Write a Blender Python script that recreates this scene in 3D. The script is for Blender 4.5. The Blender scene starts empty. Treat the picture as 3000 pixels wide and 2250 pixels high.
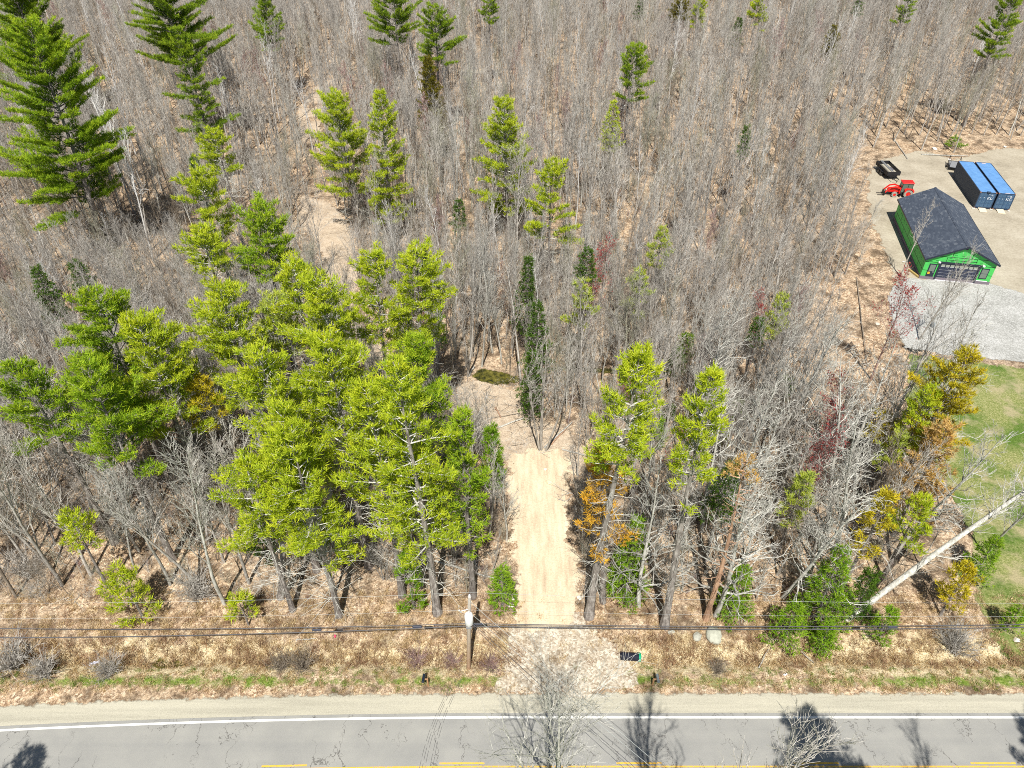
import bpy, bmesh, math, random
import numpy as np
from mathutils import Vector, Matrix

# ------------------------------------------------------------------ camera, sky, sun, exposure
S = bpy.context.scene
COL = S.collection
TH = math.radians(39.3516); CAM_H = 52.756; FPX = 2180.0       # depression, height (m), focal length in px of a 3000 px wide frame
cd = bpy.data.cameras.new("camera"); cam = bpy.data.objects.new("camera", cd); COL.objects.link(cam)
cam.location = (0, 0, CAM_H); cam.rotation_euler = (math.pi/2-TH, 0, 0)
cd.sensor_width = 36; cd.lens = 36*FPX/3000; cd.clip_end = 5000; cd.clip_start = .5
S.camera = cam
SUN_EL = math.radians(58); SUN_AZ = math.radians(2)            # light travels to +Y, a touch to +X
w = bpy.data.worlds.new("World"); S.world = w; w.use_nodes = True
nt = w.node_tree; bg = nt.nodes['Background']
sky = nt.nodes.new('ShaderNodeTexSky'); sky.sky_type = 'NISHITA'; sky.sun_disc = False
sky.sun_elevation = SUN_EL; sky.sun_rotation = math.pi+SUN_AZ; sky.air_density = 1.0; sky.dust_density = .6
nt.links.new(sky.outputs[0], bg.inputs[0]); bg.inputs[1].default_value = .055
ld = bpy.data.lights.new("sun", 'SUN'); ld.energy = 5.0; ld.angle = math.radians(.5); ld.color = (1, .955, .88)
sun = bpy.data.objects.new("sun", ld); COL.objects.link(sun)
LV = Vector((math.sin(SUN_AZ)*math.cos(SUN_EL), math.cos(SUN_AZ)*math.cos(SUN_EL), -math.sin(SUN_EL)))
sun.rotation_euler = LV.to_track_quat('-Z', 'Y').to_euler(); sun.location = (0, -30, 80)
S.view_settings.view_transform = 'Standard'; S.view_settings.look = 'None'
S.view_settings.exposure = .42; S.view_settings.gamma = 1
S.render.engine = 'CYCLES'; S.cycles.use_denoising = False
S.cycles.filter_width = .95
S.cycles.max_bounces = 5; S.cycles.diffuse_bounces = 3; S.cycles.transparent_max_bounces = 8
S.cycles.sample_clamp_indirect = 4

# ------------------------------------------------------------------ survey helpers (measuring points off the photograph)
def G(px, py, z=0.):
    u = (px-1500)/FPX; v = (py-1125)/FPX
    d = (u, math.cos(TH)-v*math.sin(TH), -math.sin(TH)-v*math.cos(TH))
    t = (z-CAM_H)/d[2]; return Vector((t*d[0], t*d[1], z))
def D(dx, dy, z=0.): return G(dx*1.3562, dy*1.3562, z)
def proj(p):
    y, z = p[1], p[2]-CAM_H
    zc = y*math.cos(TH)-z*math.sin(TH)
    return 1500+FPX*p[0]/zc, 1125-FPX*(y*math.sin(TH)+z*math.cos(TH))/zc, zc
def z_at(x, y, py):                                            # height over (x, y) that appears on picture row py
    lo, hi = -2., 48.
    for _ in range(40):
        m = (lo+hi)/2
        if proj((x, y, m))[1] > py: lo = m
        else: hi = m
    return (lo+hi)/2
def sm(a, b, x):
    t = np.clip((x-a)/(b-a), 0, 1); return t*t*(3-2*t)
def gz(x, y):
    x = np.asarray(x, float); y = np.asarray(y, float)
    f = sm(33, 40, y)*(1-sm(40, 46, x)*(1-sm(128, 140, y)))
    n = .16*np.sin(x*.31+1.3)*np.cos(y*.27)+.09*np.sin(x*.83-y*.6)+.07*np.cos(x*.5+y*.95+2)
    track = np.exp(-((x-4.5)/5.)**4)*(1-sm(60, 70, y))
    ditch = -.55*np.exp(-((y-31.2-.15*np.sin(x*.3))/.95)**2)*(1-np.exp(-((x-4.6)/6.2)**6))
    return n*f*(1-.8*track)+ditch
def gzf(x, y): return float(gz(x, y))

# ------------------------------------------------------------------ object helpers
def tag(o, label=None, cat=None, group=None, kind=None):
    if label: o['label'] = label
    if cat: o['category'] = cat
    if group: o['group'] = group
    if kind: o['kind'] = kind
    return o
def empty(name, loc=(0, 0, 0), rz=0.):
    o = bpy.data.objects.new(name, None); COL.objects.link(o)
    o.location = loc; o.rotation_euler = (0, 0, rz); o.empty_display_size = .2; return o
def link_mesh(name, me, parent=None):
    o = bpy.data.objects.new(name, me); COL.objects.link(o)
    if parent: o.parent = parent
    return o
def np_mesh(name, V, F, mats, midx=None, smooth=False, attrs=None):
    """V (n,3); F list of (array of faces (m,k)) groups."""
    me = bpy.data.meshes.new(name)
    V = np.asarray(V, np.float32)
    F = [np.asarray(f, np.int32) for f in F if len(f)]
    me.vertices.add(len(V)); me.vertices.foreach_set('co', V.ravel())
    loops = np.concatenate([f.ravel() for f in F]); tot = np.concatenate([np.full(len(f), f.shape[1], np.int32) for f in F])
    st = np.concatenate([[0], np.cumsum(tot)[:-1]]).astype(np.int32)
    me.loops.add(len(loops)); me.loops.foreach_set('vertex_index', loops)
    me.polygons.add(len(tot)); me.polygons.foreach_set('loop_start', st); me.polygons.foreach_set('loop_total', tot)
    for m in mats: me.materials.append(m)
    if midx is not None: me.polygons.foreach_set('material_index', np.asarray(midx, np.int32))
    me.polygons.foreach_set('use_smooth', np.full(len(tot), smooth))
    for k, v in (attrs or {}).items():
        a = me.attributes.new(k, 'FLOAT', 'POINT'); a.data.foreach_set('value', np.asarray(v, np.float32))
    me.update(calc_edges=True); me.validate(); return me

class MB:
    """collects simple solids into one mesh"""
    def __init__(s): s.v = []; s.f = []; s.m = []
    def add(s, vs, fs, mi=0):
        n = len(s.v); s.v += [tuple(v) for v in vs]; s.f += [tuple(i+n for i in f) for f in fs]; s.m += [mi]*len(fs); return s
    def box(s, x0, x1, y0, y1, z0, z1, mi=0, M=None):
        vs = [Vector(v) for v in ((x0,y0,z0),(x1,y0,z0),(x1,y1,z0),(x0,y1,z0),(x0,y0,z1),(x1,y0,z1),(x1,y1,z1),(x0,y1,z1))]
        if M: vs = [M @ v for v in vs]
        return s.add(vs, [(0,3,2,1),(4,5,6,7),(0,1,5,4),(1,2,6,5),(2,3,7,6),(3,0,4,7)], mi)
    def prism(s, pts, y0, y1, mi=0, axis='y'):
        n = len(pts)
        def P(a, b, c): return (a, c, b) if axis == 'y' else ((c, a, b) if axis == 'x' else (a, b, c))
        vs = [P(a, b, y0) for a, b in pts]+[P(a, b, y1) for a, b in pts]
        fs = [tuple(range(n)), tuple(range(2*n-1, n-1, -1))]+[(i, n+i, n+(i+1) % n, (i+1) % n) for i in range(n)]
        return s.add(vs, fs, mi)
    def tube(s, pts, r, n=8, mi=0, cap=True):
        pts = [Vector(p) for p in pts]; rs = r if isinstance(r, (list, tuple)) else [r]*len(pts)
        vs = []; 
        for i, p in enumerate(pts):
            d = (pts[min(i+1, len(pts)-1)]-pts[max(i-1, 0)]).normalized()
            a = d.cross(Vector((0, 0, 1)) if abs(d.z) < .9 else Vector((1, 0, 0))).normalized(); b = d.cross(a)
            vs += [p+(a*math.cos(2*math.pi*k/n)+b*math.sin(2*math.pi*k/n))*rs[i] for k in range(n)]
        fs = [(i*n+k, i*n+(k+1) % n, (i+1)*n+(k+1) % n, (i+1)*n+k) for i in range(len(pts)-1) for k in range(n)]
        if cap: fs += [tuple(range(n-1, -1, -1)), tuple(range((len(pts)-1)*n, len(pts)*n))]
        return s.add(vs, fs, mi)
    def build(s, name, mats, parent=None, smooth=False, bevel=0):
        me = bpy.data.meshes.new(name); me.from_pydata([tuple(v) for v in s.v], [], s.f)
        for m in (mats if isinstance(mats, (list, tuple)) else [mats]): me.materials.append(m)
        me.polygons.foreach_set('material_index', s.m)
        bm = bmesh.new(); bm.from_mesh(me); bmesh.ops.recalc_face_normals(bm, faces=bm.faces)
        if bevel: bmesh.ops.bevel(bm, geom=[e for e in bm.edges], offset=bevel, segments=1, affect='EDGES', clamp_overlap=True)
        bm.to_mesh(me); bm.free()
        if smooth:
            me.polygons.foreach_set('use_smooth', [True]*len(me.polygons)); me.set_sharp_from_angle(angle=math.radians(40))
        return link_mesh(name, me, parent)

# ------------------------------------------------------------------ materials
class NM:
    def __init__(s, name, rough=.9, spec=.2):
        s.m = bpy.data.materials.new(name); s.m.use_nodes = True; s.t = s.m.node_tree; s.b = s.t.nodes['Principled BSDF']
        s.b.inputs['Roughness'].default_value = rough; s.b.inputs['Specular IOR Level'].default_value = spec
        s.co = None
    def n(s, typ, **k):
        o = s.t.nodes.new(typ)
        for a, v in k.items():
            if a.startswith('i_'):
                key = a[2:]; key = int(key) if key.isdigit() else key.replace('_', ' ')
                if isinstance(v, bpy.types.NodeSocket): s.t.links.new(v, o.inputs[key])
                else: o.inputs[key].default_value = v
            else: setattr(o, a, v)
        return o
    def coord(s, kind='Object'):
        return s.n('ShaderNodeTexCoord').outputs[kind]
    def pos(s): return s.n('ShaderNodeNewGeometry').outputs['Position']
    def noise(s, scale, detail=3, rough=.55, vec=None, out='Fac'):
        return s.n('ShaderNodeTexNoise', i_Scale=scale, i_Detail=detail, i_Roughness=rough, i_Vector=vec or s.pos()).outputs[out]
    def vor(s, scale, vec=None, out='Color', feature='F1'):
        return s.n('ShaderNodeTexVoronoi', feature=feature, i_Scale=scale, i_Vector=vec or s.pos()).outputs[out]
    def ramp(s, fac, stops, interp='LINEAR'):
        r = s.n('ShaderNodeValToRGB', i_Fac=fac); cr = r.color_ramp; cr.interpolation = interp
        while len(cr.elements) < len(stops): cr.elements.new(.5)
        for e, (p, c) in zip(cr.elements, stops):
            e.position = p; e.color = (*c, 1) if not isinstance(c, (int, float)) else (c, c, c, 1)
        return r.outputs['Color']
    def mix(s, fac, a, b, mode='MIX'):
        o = s.n('ShaderNodeMix', data_type='RGBA', blend_type=mode)
        for i, v in ((0, fac), (6, a), (7, b)):
            if isinstance(v, bpy.types.NodeSocket): s.t.links.new(v, o.inputs[i])
            else: o.inputs[i].default_value = v if i == 0 else ((*v, 1) if len(v) == 3 else v)
        return o.outputs[2]
    def math(s, op, a, b=0., clamp=False):
        o = s.n('ShaderNodeMath', operation=op, use_clamp=clamp)
        for i, v in ((0, a), (1, b)):
            if isinstance(v, bpy.types.NodeSocket): s.t.links.new(v, o.inputs[i])
            else: o.inputs[i].default_value = v
        return o.outputs[0]
    def attr(s, name): return s.n('ShaderNodeAttribute', attribute_name=name).outputs['Fac']
    def xyz(s, v):
        o = s.n('ShaderNodeSeparateXYZ', i_0=v); return o.outputs
    def col(s, c):
        if isinstance(c, bpy.types.NodeSocket): s.t.links.new(c, s.b.inputs['Base Color'])
        else: s.b.inputs['Base Color'].default_value = (*c, 1)
        return s
    def bump(s, h, strength=.5, dist=.05):
        o = s.n('ShaderNodeBump', i_Strength=strength, i_Distance=dist, i_Height=h)
        s.t.links.new(o.outputs[0], s.b.inputs['Normal']); return s
    def translucent(s, c, fac=.35):
        tr = s.n('ShaderNodeBsdfTranslucent'); mx = s.n('ShaderNodeMixShader', i_0=fac)
        if isinstance(c, bpy.types.NodeSocket): s.t.links.new(c, tr.inputs[0])
        s.t.links.new(s.b.outputs[0], mx.inputs[1]); s.t.links.new(tr.outputs[0], mx.inputs[2])
        s.t.links.new(mx.outputs[0], s.t.nodes['Material Output'].inputs[0]); return s
    def ragged(s, amount=.8, scale=1.6):
        e = s.attr('edge'); n1 = s.noise(scale, 5, .65)
        v = s.math('ADD', e, s.math('MULTIPLY', s.math('SUBTRACT', n1, .5), amount*2.6))
        v = s.math('MULTIPLY', v, 6., True)
        tr = s.n('ShaderNodeBsdfTransparent'); mx = s.n('ShaderNodeMixShader', i_0=v)
        s.t.links.new(tr.outputs[0], mx.inputs[1]); s.t.links.new(s.b.outputs[0], mx.inputs[2])
        s.t.links.new(mx.outputs[0], s.t.nodes['Material Output'].inputs[0]); return s

def flat(name, c, rough=.6, spec=.3, metal=0., var=.12, scale=3.):
    m = NM(name, rough, spec); m.b.inputs['Metallic'].default_value = metal
    k = m.ramp(m.noise(scale, 4, .6, m.coord()), [(.25, 1-var), (.75, 1+var*.0)])
    m.col(m.mix(1., c, k, 'MULTIPLY')); return m.m

# ground: leaf litter with straw, green and bare patches, mixed by zones of the land
m = NM('forest_floor', 1., .05)
v1 = m.vor(5.2); v2 = m.vor(12.)
leaf = m.ramp(m.xyz(v1)[0], [(0, (.14, .08, .045)), (.3, (.36, .23, .135)), (.6, (.60, .43, .27)), (.85, (.78, .61, .42)), (1, (.92, .80, .60))])
leaf2 = m.ramp(m.xyz(v2)[1], [(0, (.08, .045, .03)), (.35, (.36, .235, .14)), (.7, (.66, .49, .32)), (1, (.86, .71, .52))])
c = m.mix(.5, leaf, leaf2)
big = m.noise(.10, 4, .6); c = m.mix(m.ramp(big, [(.4, 0.), (.62, .65)]), c, m.mix(.5, c, (.42, .36, .28)))
dk = m.noise(.55, 5, .65); c = m.mix(m.ramp(dk, [(.38, .8), (.54, 0.)]), c, (.10, .07, .045))
strw = m.ramp(m.noise(7., 3, .7), [(.3, (.24, .17, .085)), (.5, (.60, .50, .31)), (.7, (.82, .73, .52))])
grn = m.ramp(m.noise(6., 3, .7), [(.3, (.07, .11, .02)), (.55, (.19, .27, .045)), (.75, (.42, .42, .17))])
brn = m.ramp(m.noise(9., 3, .75), [(.32, (.06, .04, .025)), (.5, (.28, .18, .11)), (.68, (.58, .42, .28))])
nz = m.noise(.9, 5, .7)
def zmask(a, lo=.0): return m.math('MULTIPLY', m.math('SUBTRACT', m.math('ADD', m.attr(a), nz), 1.0-.02), 5., True)
c = m.mix(zmask('straw'), c, strw); c = m.mix(zmask('brown'), c, brn); c = m.mix(zmask('green'), c, grn)
m.col(c); m.bump(m.math('ADD', m.noise(9., 4, .7), m.xyz(v1)[0]), .9, .09); M_FLOOR = m.m

m = NM('asphalt', .92, .2)
y = m.xyz(m.pos())[1]; x = m.xyz(m.pos())[0]
st = m.n('ShaderNodeCombineXYZ', i_0=m.math('MULTIPLY', x, .035), i_1=m.math('MULTIPLY', y, 1.25)).outputs[0]
c = m.ramp(m.noise(1., 3, .5, st), [(.33, (.22, .222, .215)), (.66, (.33, .325, .295))])
c = m.mix(.55, c, m.ramp(m.noise(26., 2, .6), [(.3, (.18, .18, .175)), (.7, (.42, .415, .385))]))
c = m.mix(.5, c, m.ramp(m.noise(.35, 4, .6), [(.3, (.24, .24, .23)), (.7, (.35, .345, .315))]))
wv = m.n('ShaderNodeVectorMath', operation='ADD', i_0=m.pos(), i_1=m.n('ShaderNodeVectorMath', operation='SCALE', i_0=m.noise(.9, 4, .6, out='Color'), i_Scale=1.5).outputs[0]).outputs[0]
st2 = m.n('ShaderNodeMapping', i_Vector=wv); st2.inputs['Scale'].default_value = (.42, .13, 1)
ed = m.vor(1., st2.outputs[0], 'Distance', 'DISTANCE_TO_EDGE')
cr = m.ramp(ed, [(.0035, .75), (.011, 0.)]); cr2 = m.ramp(m.noise(.23, 2), [(.42, 0.), (.5, 1.)])
c = m.mix(m.math('MULTIPLY', cr, cr2), c, (.085, .08, .075)); m.col(c); m.bump(m.noise(40., 2), .3, .01); M_ROAD = m.m

m = NM('shoulder_sand', 1., .05)
st = m.n('ShaderNodeCombineXYZ', i_0=m.math('MULTIPLY', m.xyz(m.pos())[0], .09), i_1=m.math('MULTIPLY', m.xyz(m.pos())[1], 2.)).outputs[0]
c = m.ramp(m.noise(1., 5, .65, st), [(.3, (.30, .285, .225)), (.5, (.43, .41, .325)), (.7, (.55, .52, .41))])
c = m.mix(.45, c, m.ramp(m.noise(17., 3, .7), [(.3, (.26, .24, .19)), (.65, (.56, .53, .43))])); m.col(c); m.bump(m.noise(20., 3), .4, .02); m.ragged(.42, 1.3); M_SHOULDER = m.m

m = NM('track_sand', 1., .05)
st = m.n('ShaderNodeCombineXYZ', i_0=m.math('MULTIPLY', m.xyz(m.pos())[0], 1.5), i_1=m.math('MULTIPLY', m.xyz(m.pos())[1], .22)).outputs[0]
c = m.ramp(m.noise(1., 5, .6, st), [(.3, (.36, .27, .18)), (.47, (.55, .45, .31)), (.7, (.72, .62, .46))])
c = m.mix(.28, c, m.ramp(m.noise(7., 5, .75), [(.3, (.36, .26, .17)), (.55, (.80, .68, .50)), (.7, (.95, .86, .68))]))
c = m.mix(m.ramp(m.noise(.55, 5, .7), [(.56, 0.), (.68, .5)]), c, (.46, .36, .25)); m.col(c); m.bump(m.noise(9., 4), .5, .04); m.ragged(1.7, .5); M_TRACK = m.m

m = NM('cleared_soil', 1., .05)
c = m.ramp(m.noise(1.2, 6, .7), [(.3, (.26, .19, .13)), (.48, (.50, .41, .30)), (.68, (.68, .58, .45))])
c = m.mix(.5, c, m.ramp(m.noise(8., 4, .75), [(.32, (.16, .11, .075)), (.5, (.47, .37, .27)), (.68, (.78, .68, .54))]))
m.col(c); m.bump(m.noise(6., 5, .7), .9, .12); m.ragged(1.0, .9); M_SOIL = m.m

m = NM('stony_apron', 1., .05)
c = m.ramp(m.noise(1.3, 6, .7), [(.3, (.34, .27, .19)), (.48, (.50, .425, .32)), (.66, (.68, .62, .50))])
c = m.mix(.55, c, m.ramp(m.xyz(m.vor(7.))[0], [(0, (.18, .13, .085)), (.45, (.46, .39, .30)), (1, (.80, .76, .65))]))
m.col(c); m.bump(m.noise(9., 5, .7), .9, .08); m.ragged(1.2, .8); M_APRON = m.m

m = NM('crushed_gravel', 1., .05)
c = m.ramp(m.noise(.35, 6, .65), [(.3, (.27, .27, .245)), (.5, (.38, .38, .35)), (.7, (.48, .48, .455))])
c = m.mix(.45, c, m.ramp(m.xyz(m.vor(9.))[0], [(0, (.18, .18, .17)), (.5, (.38, .38, .36)), (1, (.66, .66, .64))]))
m.col(c); m.bump(m.noise(12., 3), .5, .04); m.ragged(.7, .8); M_GRAVEL = m.m

m = NM('yard_dirt', 1., .05)
c = m.ramp(m.noise(.22, 6, .65), [(.32, (.25, .215, .155)), (.5, (.39, .345, .26)), (.68, (.50, .455, .36))])
c = m.mix(.4, c, m.ramp(m.noise(3.2, 5, .7), [(.3, (.22, .19, .14)), (.7, (.56, .51, .41))]))
m.col(c); m.bump(m.noise(5., 4), .5, .06); m.ragged(1.3, .6); M_YARD = m.m

m = NM('lawn_grass', 1., .05)
c = m.ramp(m.noise(6., 4, .75), [(.3, (.10, .15, .03)), (.5, (.27, .29, .10)), (.7, (.50, .47, .25))])
c = m.mix(m.ramp(m.noise(.22, 5, .6), [(.38, .8), (.55, 0.)]), c, m.ramp(m.noise(8., 3, .7), [(.3, (.03, .085, .008)), (.7, (.11, .23, .025))]))
c = m.mix(m.ramp(m.noise(.4, 5, .6), [(.50, 0.), (.64, .75)]), c, (.46, .39, .24)); m.col(c); m.bump(m.noise(9., 5, .75), 1., .12); m.ragged(.9, .8); M_LAWN = m.m

m = NM('pond_water', .12, .5); m.col(m.ramp(m.noise(2.5, 4), [(.35, (.02, .022, .006)), (.6, (.12, .11, .02)), (.75, (.22, .19, .05))])); m.ragged(.5, 1.5); M_WATER = m.m

def paint(name, c, wear=.42):
    m = NM(name, .7, .3); a = m.noise(9., 5, .75)
    m.col(m.mix(m.ramp(a, [(wear-.06, 1.), (wear, 0.)]), m.mix(1., c, m.ramp(m.noise(3., 3), [(.3, .86), (.7, 1.)]), 'MULTIPLY'), (.3, .3, .29))); return m.m
M_WHITE = paint('road_paint_white', (.84, .84, .80), .40); M_YELLOW = paint('road_paint_yellow', (.80, .47, .06), .44)
M_WIRESHADE = flat('wire_shadow_dark', (.10, .10, .10), .9, .1)  # flat dark colour for the wire shadows painted on the road

def bark(name, a, b, c, sc=5.):
    m = NM(name, .95, .1); co = m.coord()
    k = m.n('ShaderNodeMapping', i_Vector=co); k.inputs['Scale'].default_value = (1, 1, .35)
    cc = m.ramp(m.noise(sc, 4, .7, k.outputs[0]), [(.3, a), (.5, b), (.7, c)])
    ri = m.n('ShaderNodeObjectInfo').outputs['Random']
    m.col(m.mix(1., cc, m.ramp(ri, [(0, .78), (1, 1.12)]), 'MULTIPLY')); return m.m
M_BARK = {
 'grey': bark('bark_grey', (.22, .20, .175), (.42, .395, .355), (.66, .63, .58)),
 'pale': bark('bark_pale', (.26, .25, .22), (.46, .45, .405), (.66, .65, .60)),
 'brown': bark('bark_brown', (.12, .095, .07), (.25, .21, .165), (.42, .37, .30)),
 'red': bark('bark_reddish', (.20, .11, .10), (.36, .24, .22), (.50, .40, .37)),
 'birch': bark('bark_birch', (.42, .40, .38), (.68, .67, .64), (.80, .79, .76), 2.5),
 'pine': bark('bark_pine', (.10, .085, .075), (.24, .215, .195), (.42, .39, .36), 3.5),
 'olive': bark('bark_olive', (.20, .19, .14), (.35, .34, .26), (.52, .52, .42)),
 'rust': bark('bark_peeled', (.22, .14, .10), (.42, .26, .17), (.62, .42, .28), 2.),
}
def needles(name, dark, mid, tip, tr=.3):
    m = NM(name, .8, .12)
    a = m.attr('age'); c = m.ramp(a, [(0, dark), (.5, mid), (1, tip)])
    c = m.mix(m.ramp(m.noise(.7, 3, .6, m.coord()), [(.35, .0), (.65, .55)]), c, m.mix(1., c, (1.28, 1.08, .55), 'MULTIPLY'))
    m.col(c); m.translucent(c, tr); return m.m
M_NEEDLE = {
 'D': needles('needles_deep', (.06, .12, .010), (.19, .32, .02), (.42, .54, .045)),
 'G': needles('needles_green', (.08, .16, .010), (.24, .40, .022), (.50, .62, .05)),
 'Y': needles('needles_yellowgreen', (.11, .18, .010), (.36, .48, .022), (.66, .74, .07)),
 'L': needles('needles_light', (.12, .18, .02), (.33, .43, .06), (.58, .66, .15)),
 'O': needles('needles_gold', (.26, .16, .02), (.62, .38, .045), (.85, .58, .10)),
 'R': needles('needles_rust', (.30, .20, .06), (.56, .38, .14), (.74, .56, .28)),
 'C': needles('needles_cedar', (.07, .075, .012), (.16, .15, .018), (.27, .245, .035)),
 'S': needles('needles_spruce', (.02, .055, .008), (.055, .125, .014), (.13, .23, .03)),
 'B': needles('needles_bright', (.05, .13, .008), (.15, .30, .015), (.30, .46, .04)),
 'A': needles('needles_amber', (.15, .14, .01), (.44, .39, .02), (.70, .62, .06)),
}
M_BUD = needles('red_buds', (.20, .03, .03), (.36, .06, .07), (.50, .14, .13), .2)
M_STRAW = needles('dry_straw', (.30, .21, .12), (.60, .48, .30), (.84, .74, .54), .2)
M_REED = needles('brown_stems', (.13, .075, .05), (.27, .165, .11), (.42, .29, .20), .1)
M_GRASS = needles('fresh_grass', (.06, .12, .01), (.16, .26, .03), (.32, .42, .10), .25)

# ------------------------------------------------------------------ the land
FAR = [900, 1500, 2600]
xs = np.concatenate([-np.array(FAR[::-1]), np.arange(-700, -200, 50.), np.arange(-200, -80, 6.), np.arange(-80, 80.1, .8), np.arange(86, 201, 6.), np.arange(250, 701, 50.), FAR])
ys = np.concatenate([[-1500, -500, -150, -60, -20, 0, 10, 16, 20, 24, 27], np.arange(28, 36, .3), np.arange(36, 140, .8), np.arange(141, 340, 4.), np.arange(360, 900, 60.), [1000, 1600, 2800]])
X, Y = np.meshgrid(xs, ys); Z = gz(X, Y)
nx, ny = len(xs), len(ys)
idx = np.arange(nx*ny).reshape(ny, nx)
F = np.stack([idx[:-1, :-1], idx[:-1, 1:], idx[1:, 1:], idx[1:, :-1]], -1).reshape(-1, 4)
def gauss(a, b, s): return np.exp(-((a-b)/s)**2)
lown = .5*np.sin(X*.21+.7)+.3*np.sin(X*.53+Y*.4)+.2*np.cos(X*.9-Y*.7)
green = .62*gauss(Y, 29.1, .9)+.16*gauss(Y, 32.9, .5)+.10*lown*gauss(Y, 30, 2.5)
green = np.where(Y < 26, .8, green)+.55*gauss(Y, 62, 2.)*gauss(X, 1., 6.)*.7
straw = .75*gauss(Y, 31.0, 2.6)+.12*lown+.15*(X > 12)*gauss(Y, 34, 3)
brown = .34*gauss(Y, 31.3, .7)+.12*lown*gauss(Y, 32, 2)+.28*gauss(X, -32, 8)*gauss(Y, 31.5, 3)+.3*sm(45, 60, Y)*(.5+.5*lown)*.6
ground = link_mesh('ground', np_mesh('ground', np.stack([X.ravel(), Y.ravel(), Z.ravel()], 1), [F], [M_FLOOR], smooth=True,
    attrs=dict(green=green.ravel(), straw=straw.ravel(), brown=brown.ravel())))
tag(ground, kind='structure')

def sdist(P, poly):
    poly = np.asarray(poly, float); d = np.full(len(P), 1e9); ins = np.zeros(len(P), bool)
    for i in range(len(poly)):
        a, b = poly[i], poly[(i+1) % len(poly)]; e = b-a; w_ = P-a
        t = np.clip((w_@e)/(e@e+1e-9), 0, 1); d = np.minimum(d, np.linalg.norm(w_-t[:, None]*e, axis=1))
        c1 = (a[1] <= P[:, 1]) & (b[1] > P[:, 1]); c2 = (b[1] <= P[:, 1]) & (a[1] > P[:, 1]); cr_ = e[0]*w_[:, 1]-e[1]*w_[:, 0]
        ins ^= (c1 & (cr_ > 0)) | (c2 & (cr_ < 0))
    return np.where(ins, d, -d)
def sheet(name, poly, mat, off, cell=.5, grow=1.6):
    poly = np.array([(p[0], p[1]) for p in poly], float)
    lo = poly.min(0)-grow; hi = poly.max(0)+grow
    gx = np.arange(lo[0], hi[0]+cell, cell); gy = np.arange(lo[1], hi[1]+cell, cell)
    XX, YY = np.meshgrid(gx, gy); P = np.stack([XX.ravel(), YY.ravel()], 1); e = sdist(P, poly)
    id_ = np.arange(len(P)).reshape(XX.shape)
    f = np.stack([id_[:-1, :-1], id_[:-1, 1:], id_[1:, 1:], id_[1:, :-1]], -1).reshape(-1, 4)
    f = f[(e[f] > -grow).any(1)]
    used = np.unique(f); remap = np.zeros(len(P), int); remap[used] = np.arange(len(used))
    V = np.column_stack([P[used], gz(P[used, 0], P[used, 1])+off])
    o = link_mesh(name, np_mesh(name, V, [remap[f]], [mat], smooth=True, attrs=dict(edge=e[used])))
    return tag(o, kind='structure'), poly
APRON = [D(*p) for p in [(1060, 1490), (1090, 1420), (1105, 1350), (1125, 1325), (1250, 1325), (1290, 1365), (1365, 1420), (1385, 1480), (1240, 1505)]]
TRACK = [D(*p) for p in [(1125, 1360), (1120, 1330), (1115, 1250), (1110, 1180), (1095, 1100), (1092, 1040), (1100, 985), (1140, 965), (1215, 975), (1240, 1010), (1225, 1080), (1232, 1180), (1255, 1260), (1248, 1330), (1225, 1365)]]
SOIL = [D(*p) for p in [(985, 830), (1050, 815), (1120, 850), (1150, 900), (1235, 930), (1270, 980), (1250, 1040), (1200, 1000), (1120, 1000), (1070, 990), (1020, 950), (975, 900)]]
LEFTPATH = [D(*p) for p in [(690, 640), (700, 560), (640, 470), (650, 420), (720, 440), (760, 500), (775, 600), (760, 680), (860, 780), (900, 830), (850, 850), (770, 760)]]
FARPATH = [D(*p) for p in [(650, 300), (640, 240), (680, 190), (735, 160), (745, 185), (700, 230), (690, 290)]]
FARCLEAR = [D(*p) for p in [(972, 152), (1045, 148), (1060, 158), (1000, 166)]]
YARD = [D(*p) for p in [(1950, 760), (1945, 640), (1925, 580), (1880, 470), (1872, 380), (1905, 345), (1990, 325), (2060, 345), (2160, 320), (2400, 330), (2700, 760)]]
GRAVEL = [D(*p) for p in [(1955, 752), (1925, 700), (1915, 640), (1950, 600), (2140, 612), (2230, 640), (2500, 700), (2600, 820), (2212, 783), (2060, 770)]]
LAWN = [D(*p) for p in [(1965, 765), (2212, 795), (2600, 830), (2700, 1450), (2212, 1440), (2150, 1385), (2110, 1300), (2100, 1180), (2060, 1080), (1995, 960), (1955, 860)]]
def yl(x): return 26.32-(.95*(min(x, 0)/36.5)**2)
sheet('cleared_soil', SOIL, M_SOIL, .03)
sheet('gravel_apron', APRON, M_APRON, .035, grow=2.2)
sheet('dirt_track', TRACK, M_TRACK, .045)
sheet('dirt_path', LEFTPATH, M_SOIL, .03)
sheet('far_path', FARPATH, M_SOIL, .05, 1.)
sheet('sand_clearing', FARCLEAR, M_TRACK, .06, 1.)
sheet('yard', YARD, M_YARD, .03)
sheet('gravel_pad', GRAVEL, M_GRAVEL, .05)
sheet('lawn', LAWN, M_LAWN, .03)
sheet('pond_water', [D(*p) for p in [(1015, 815), (1040, 797), (1080, 805), (1120, 812), (1125, 826), (1080, 832), (1040, 828)]], M_WATER, .04, .3, .6)
sheet('ditch_water', [D(*p) for p in [(305, 1426), (345, 1416), (410, 1424), (420, 1436), (350, 1440)]], M_WATER, .10, .25, .5)
sheet('creek_water', [D(*p) for p in [(1130, 800), (1250, 790), (1340, 795), (1400, 800), (1440, 812), (1400, 815), (1300, 806)]], M_WATER, .04, .3, .6)
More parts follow.
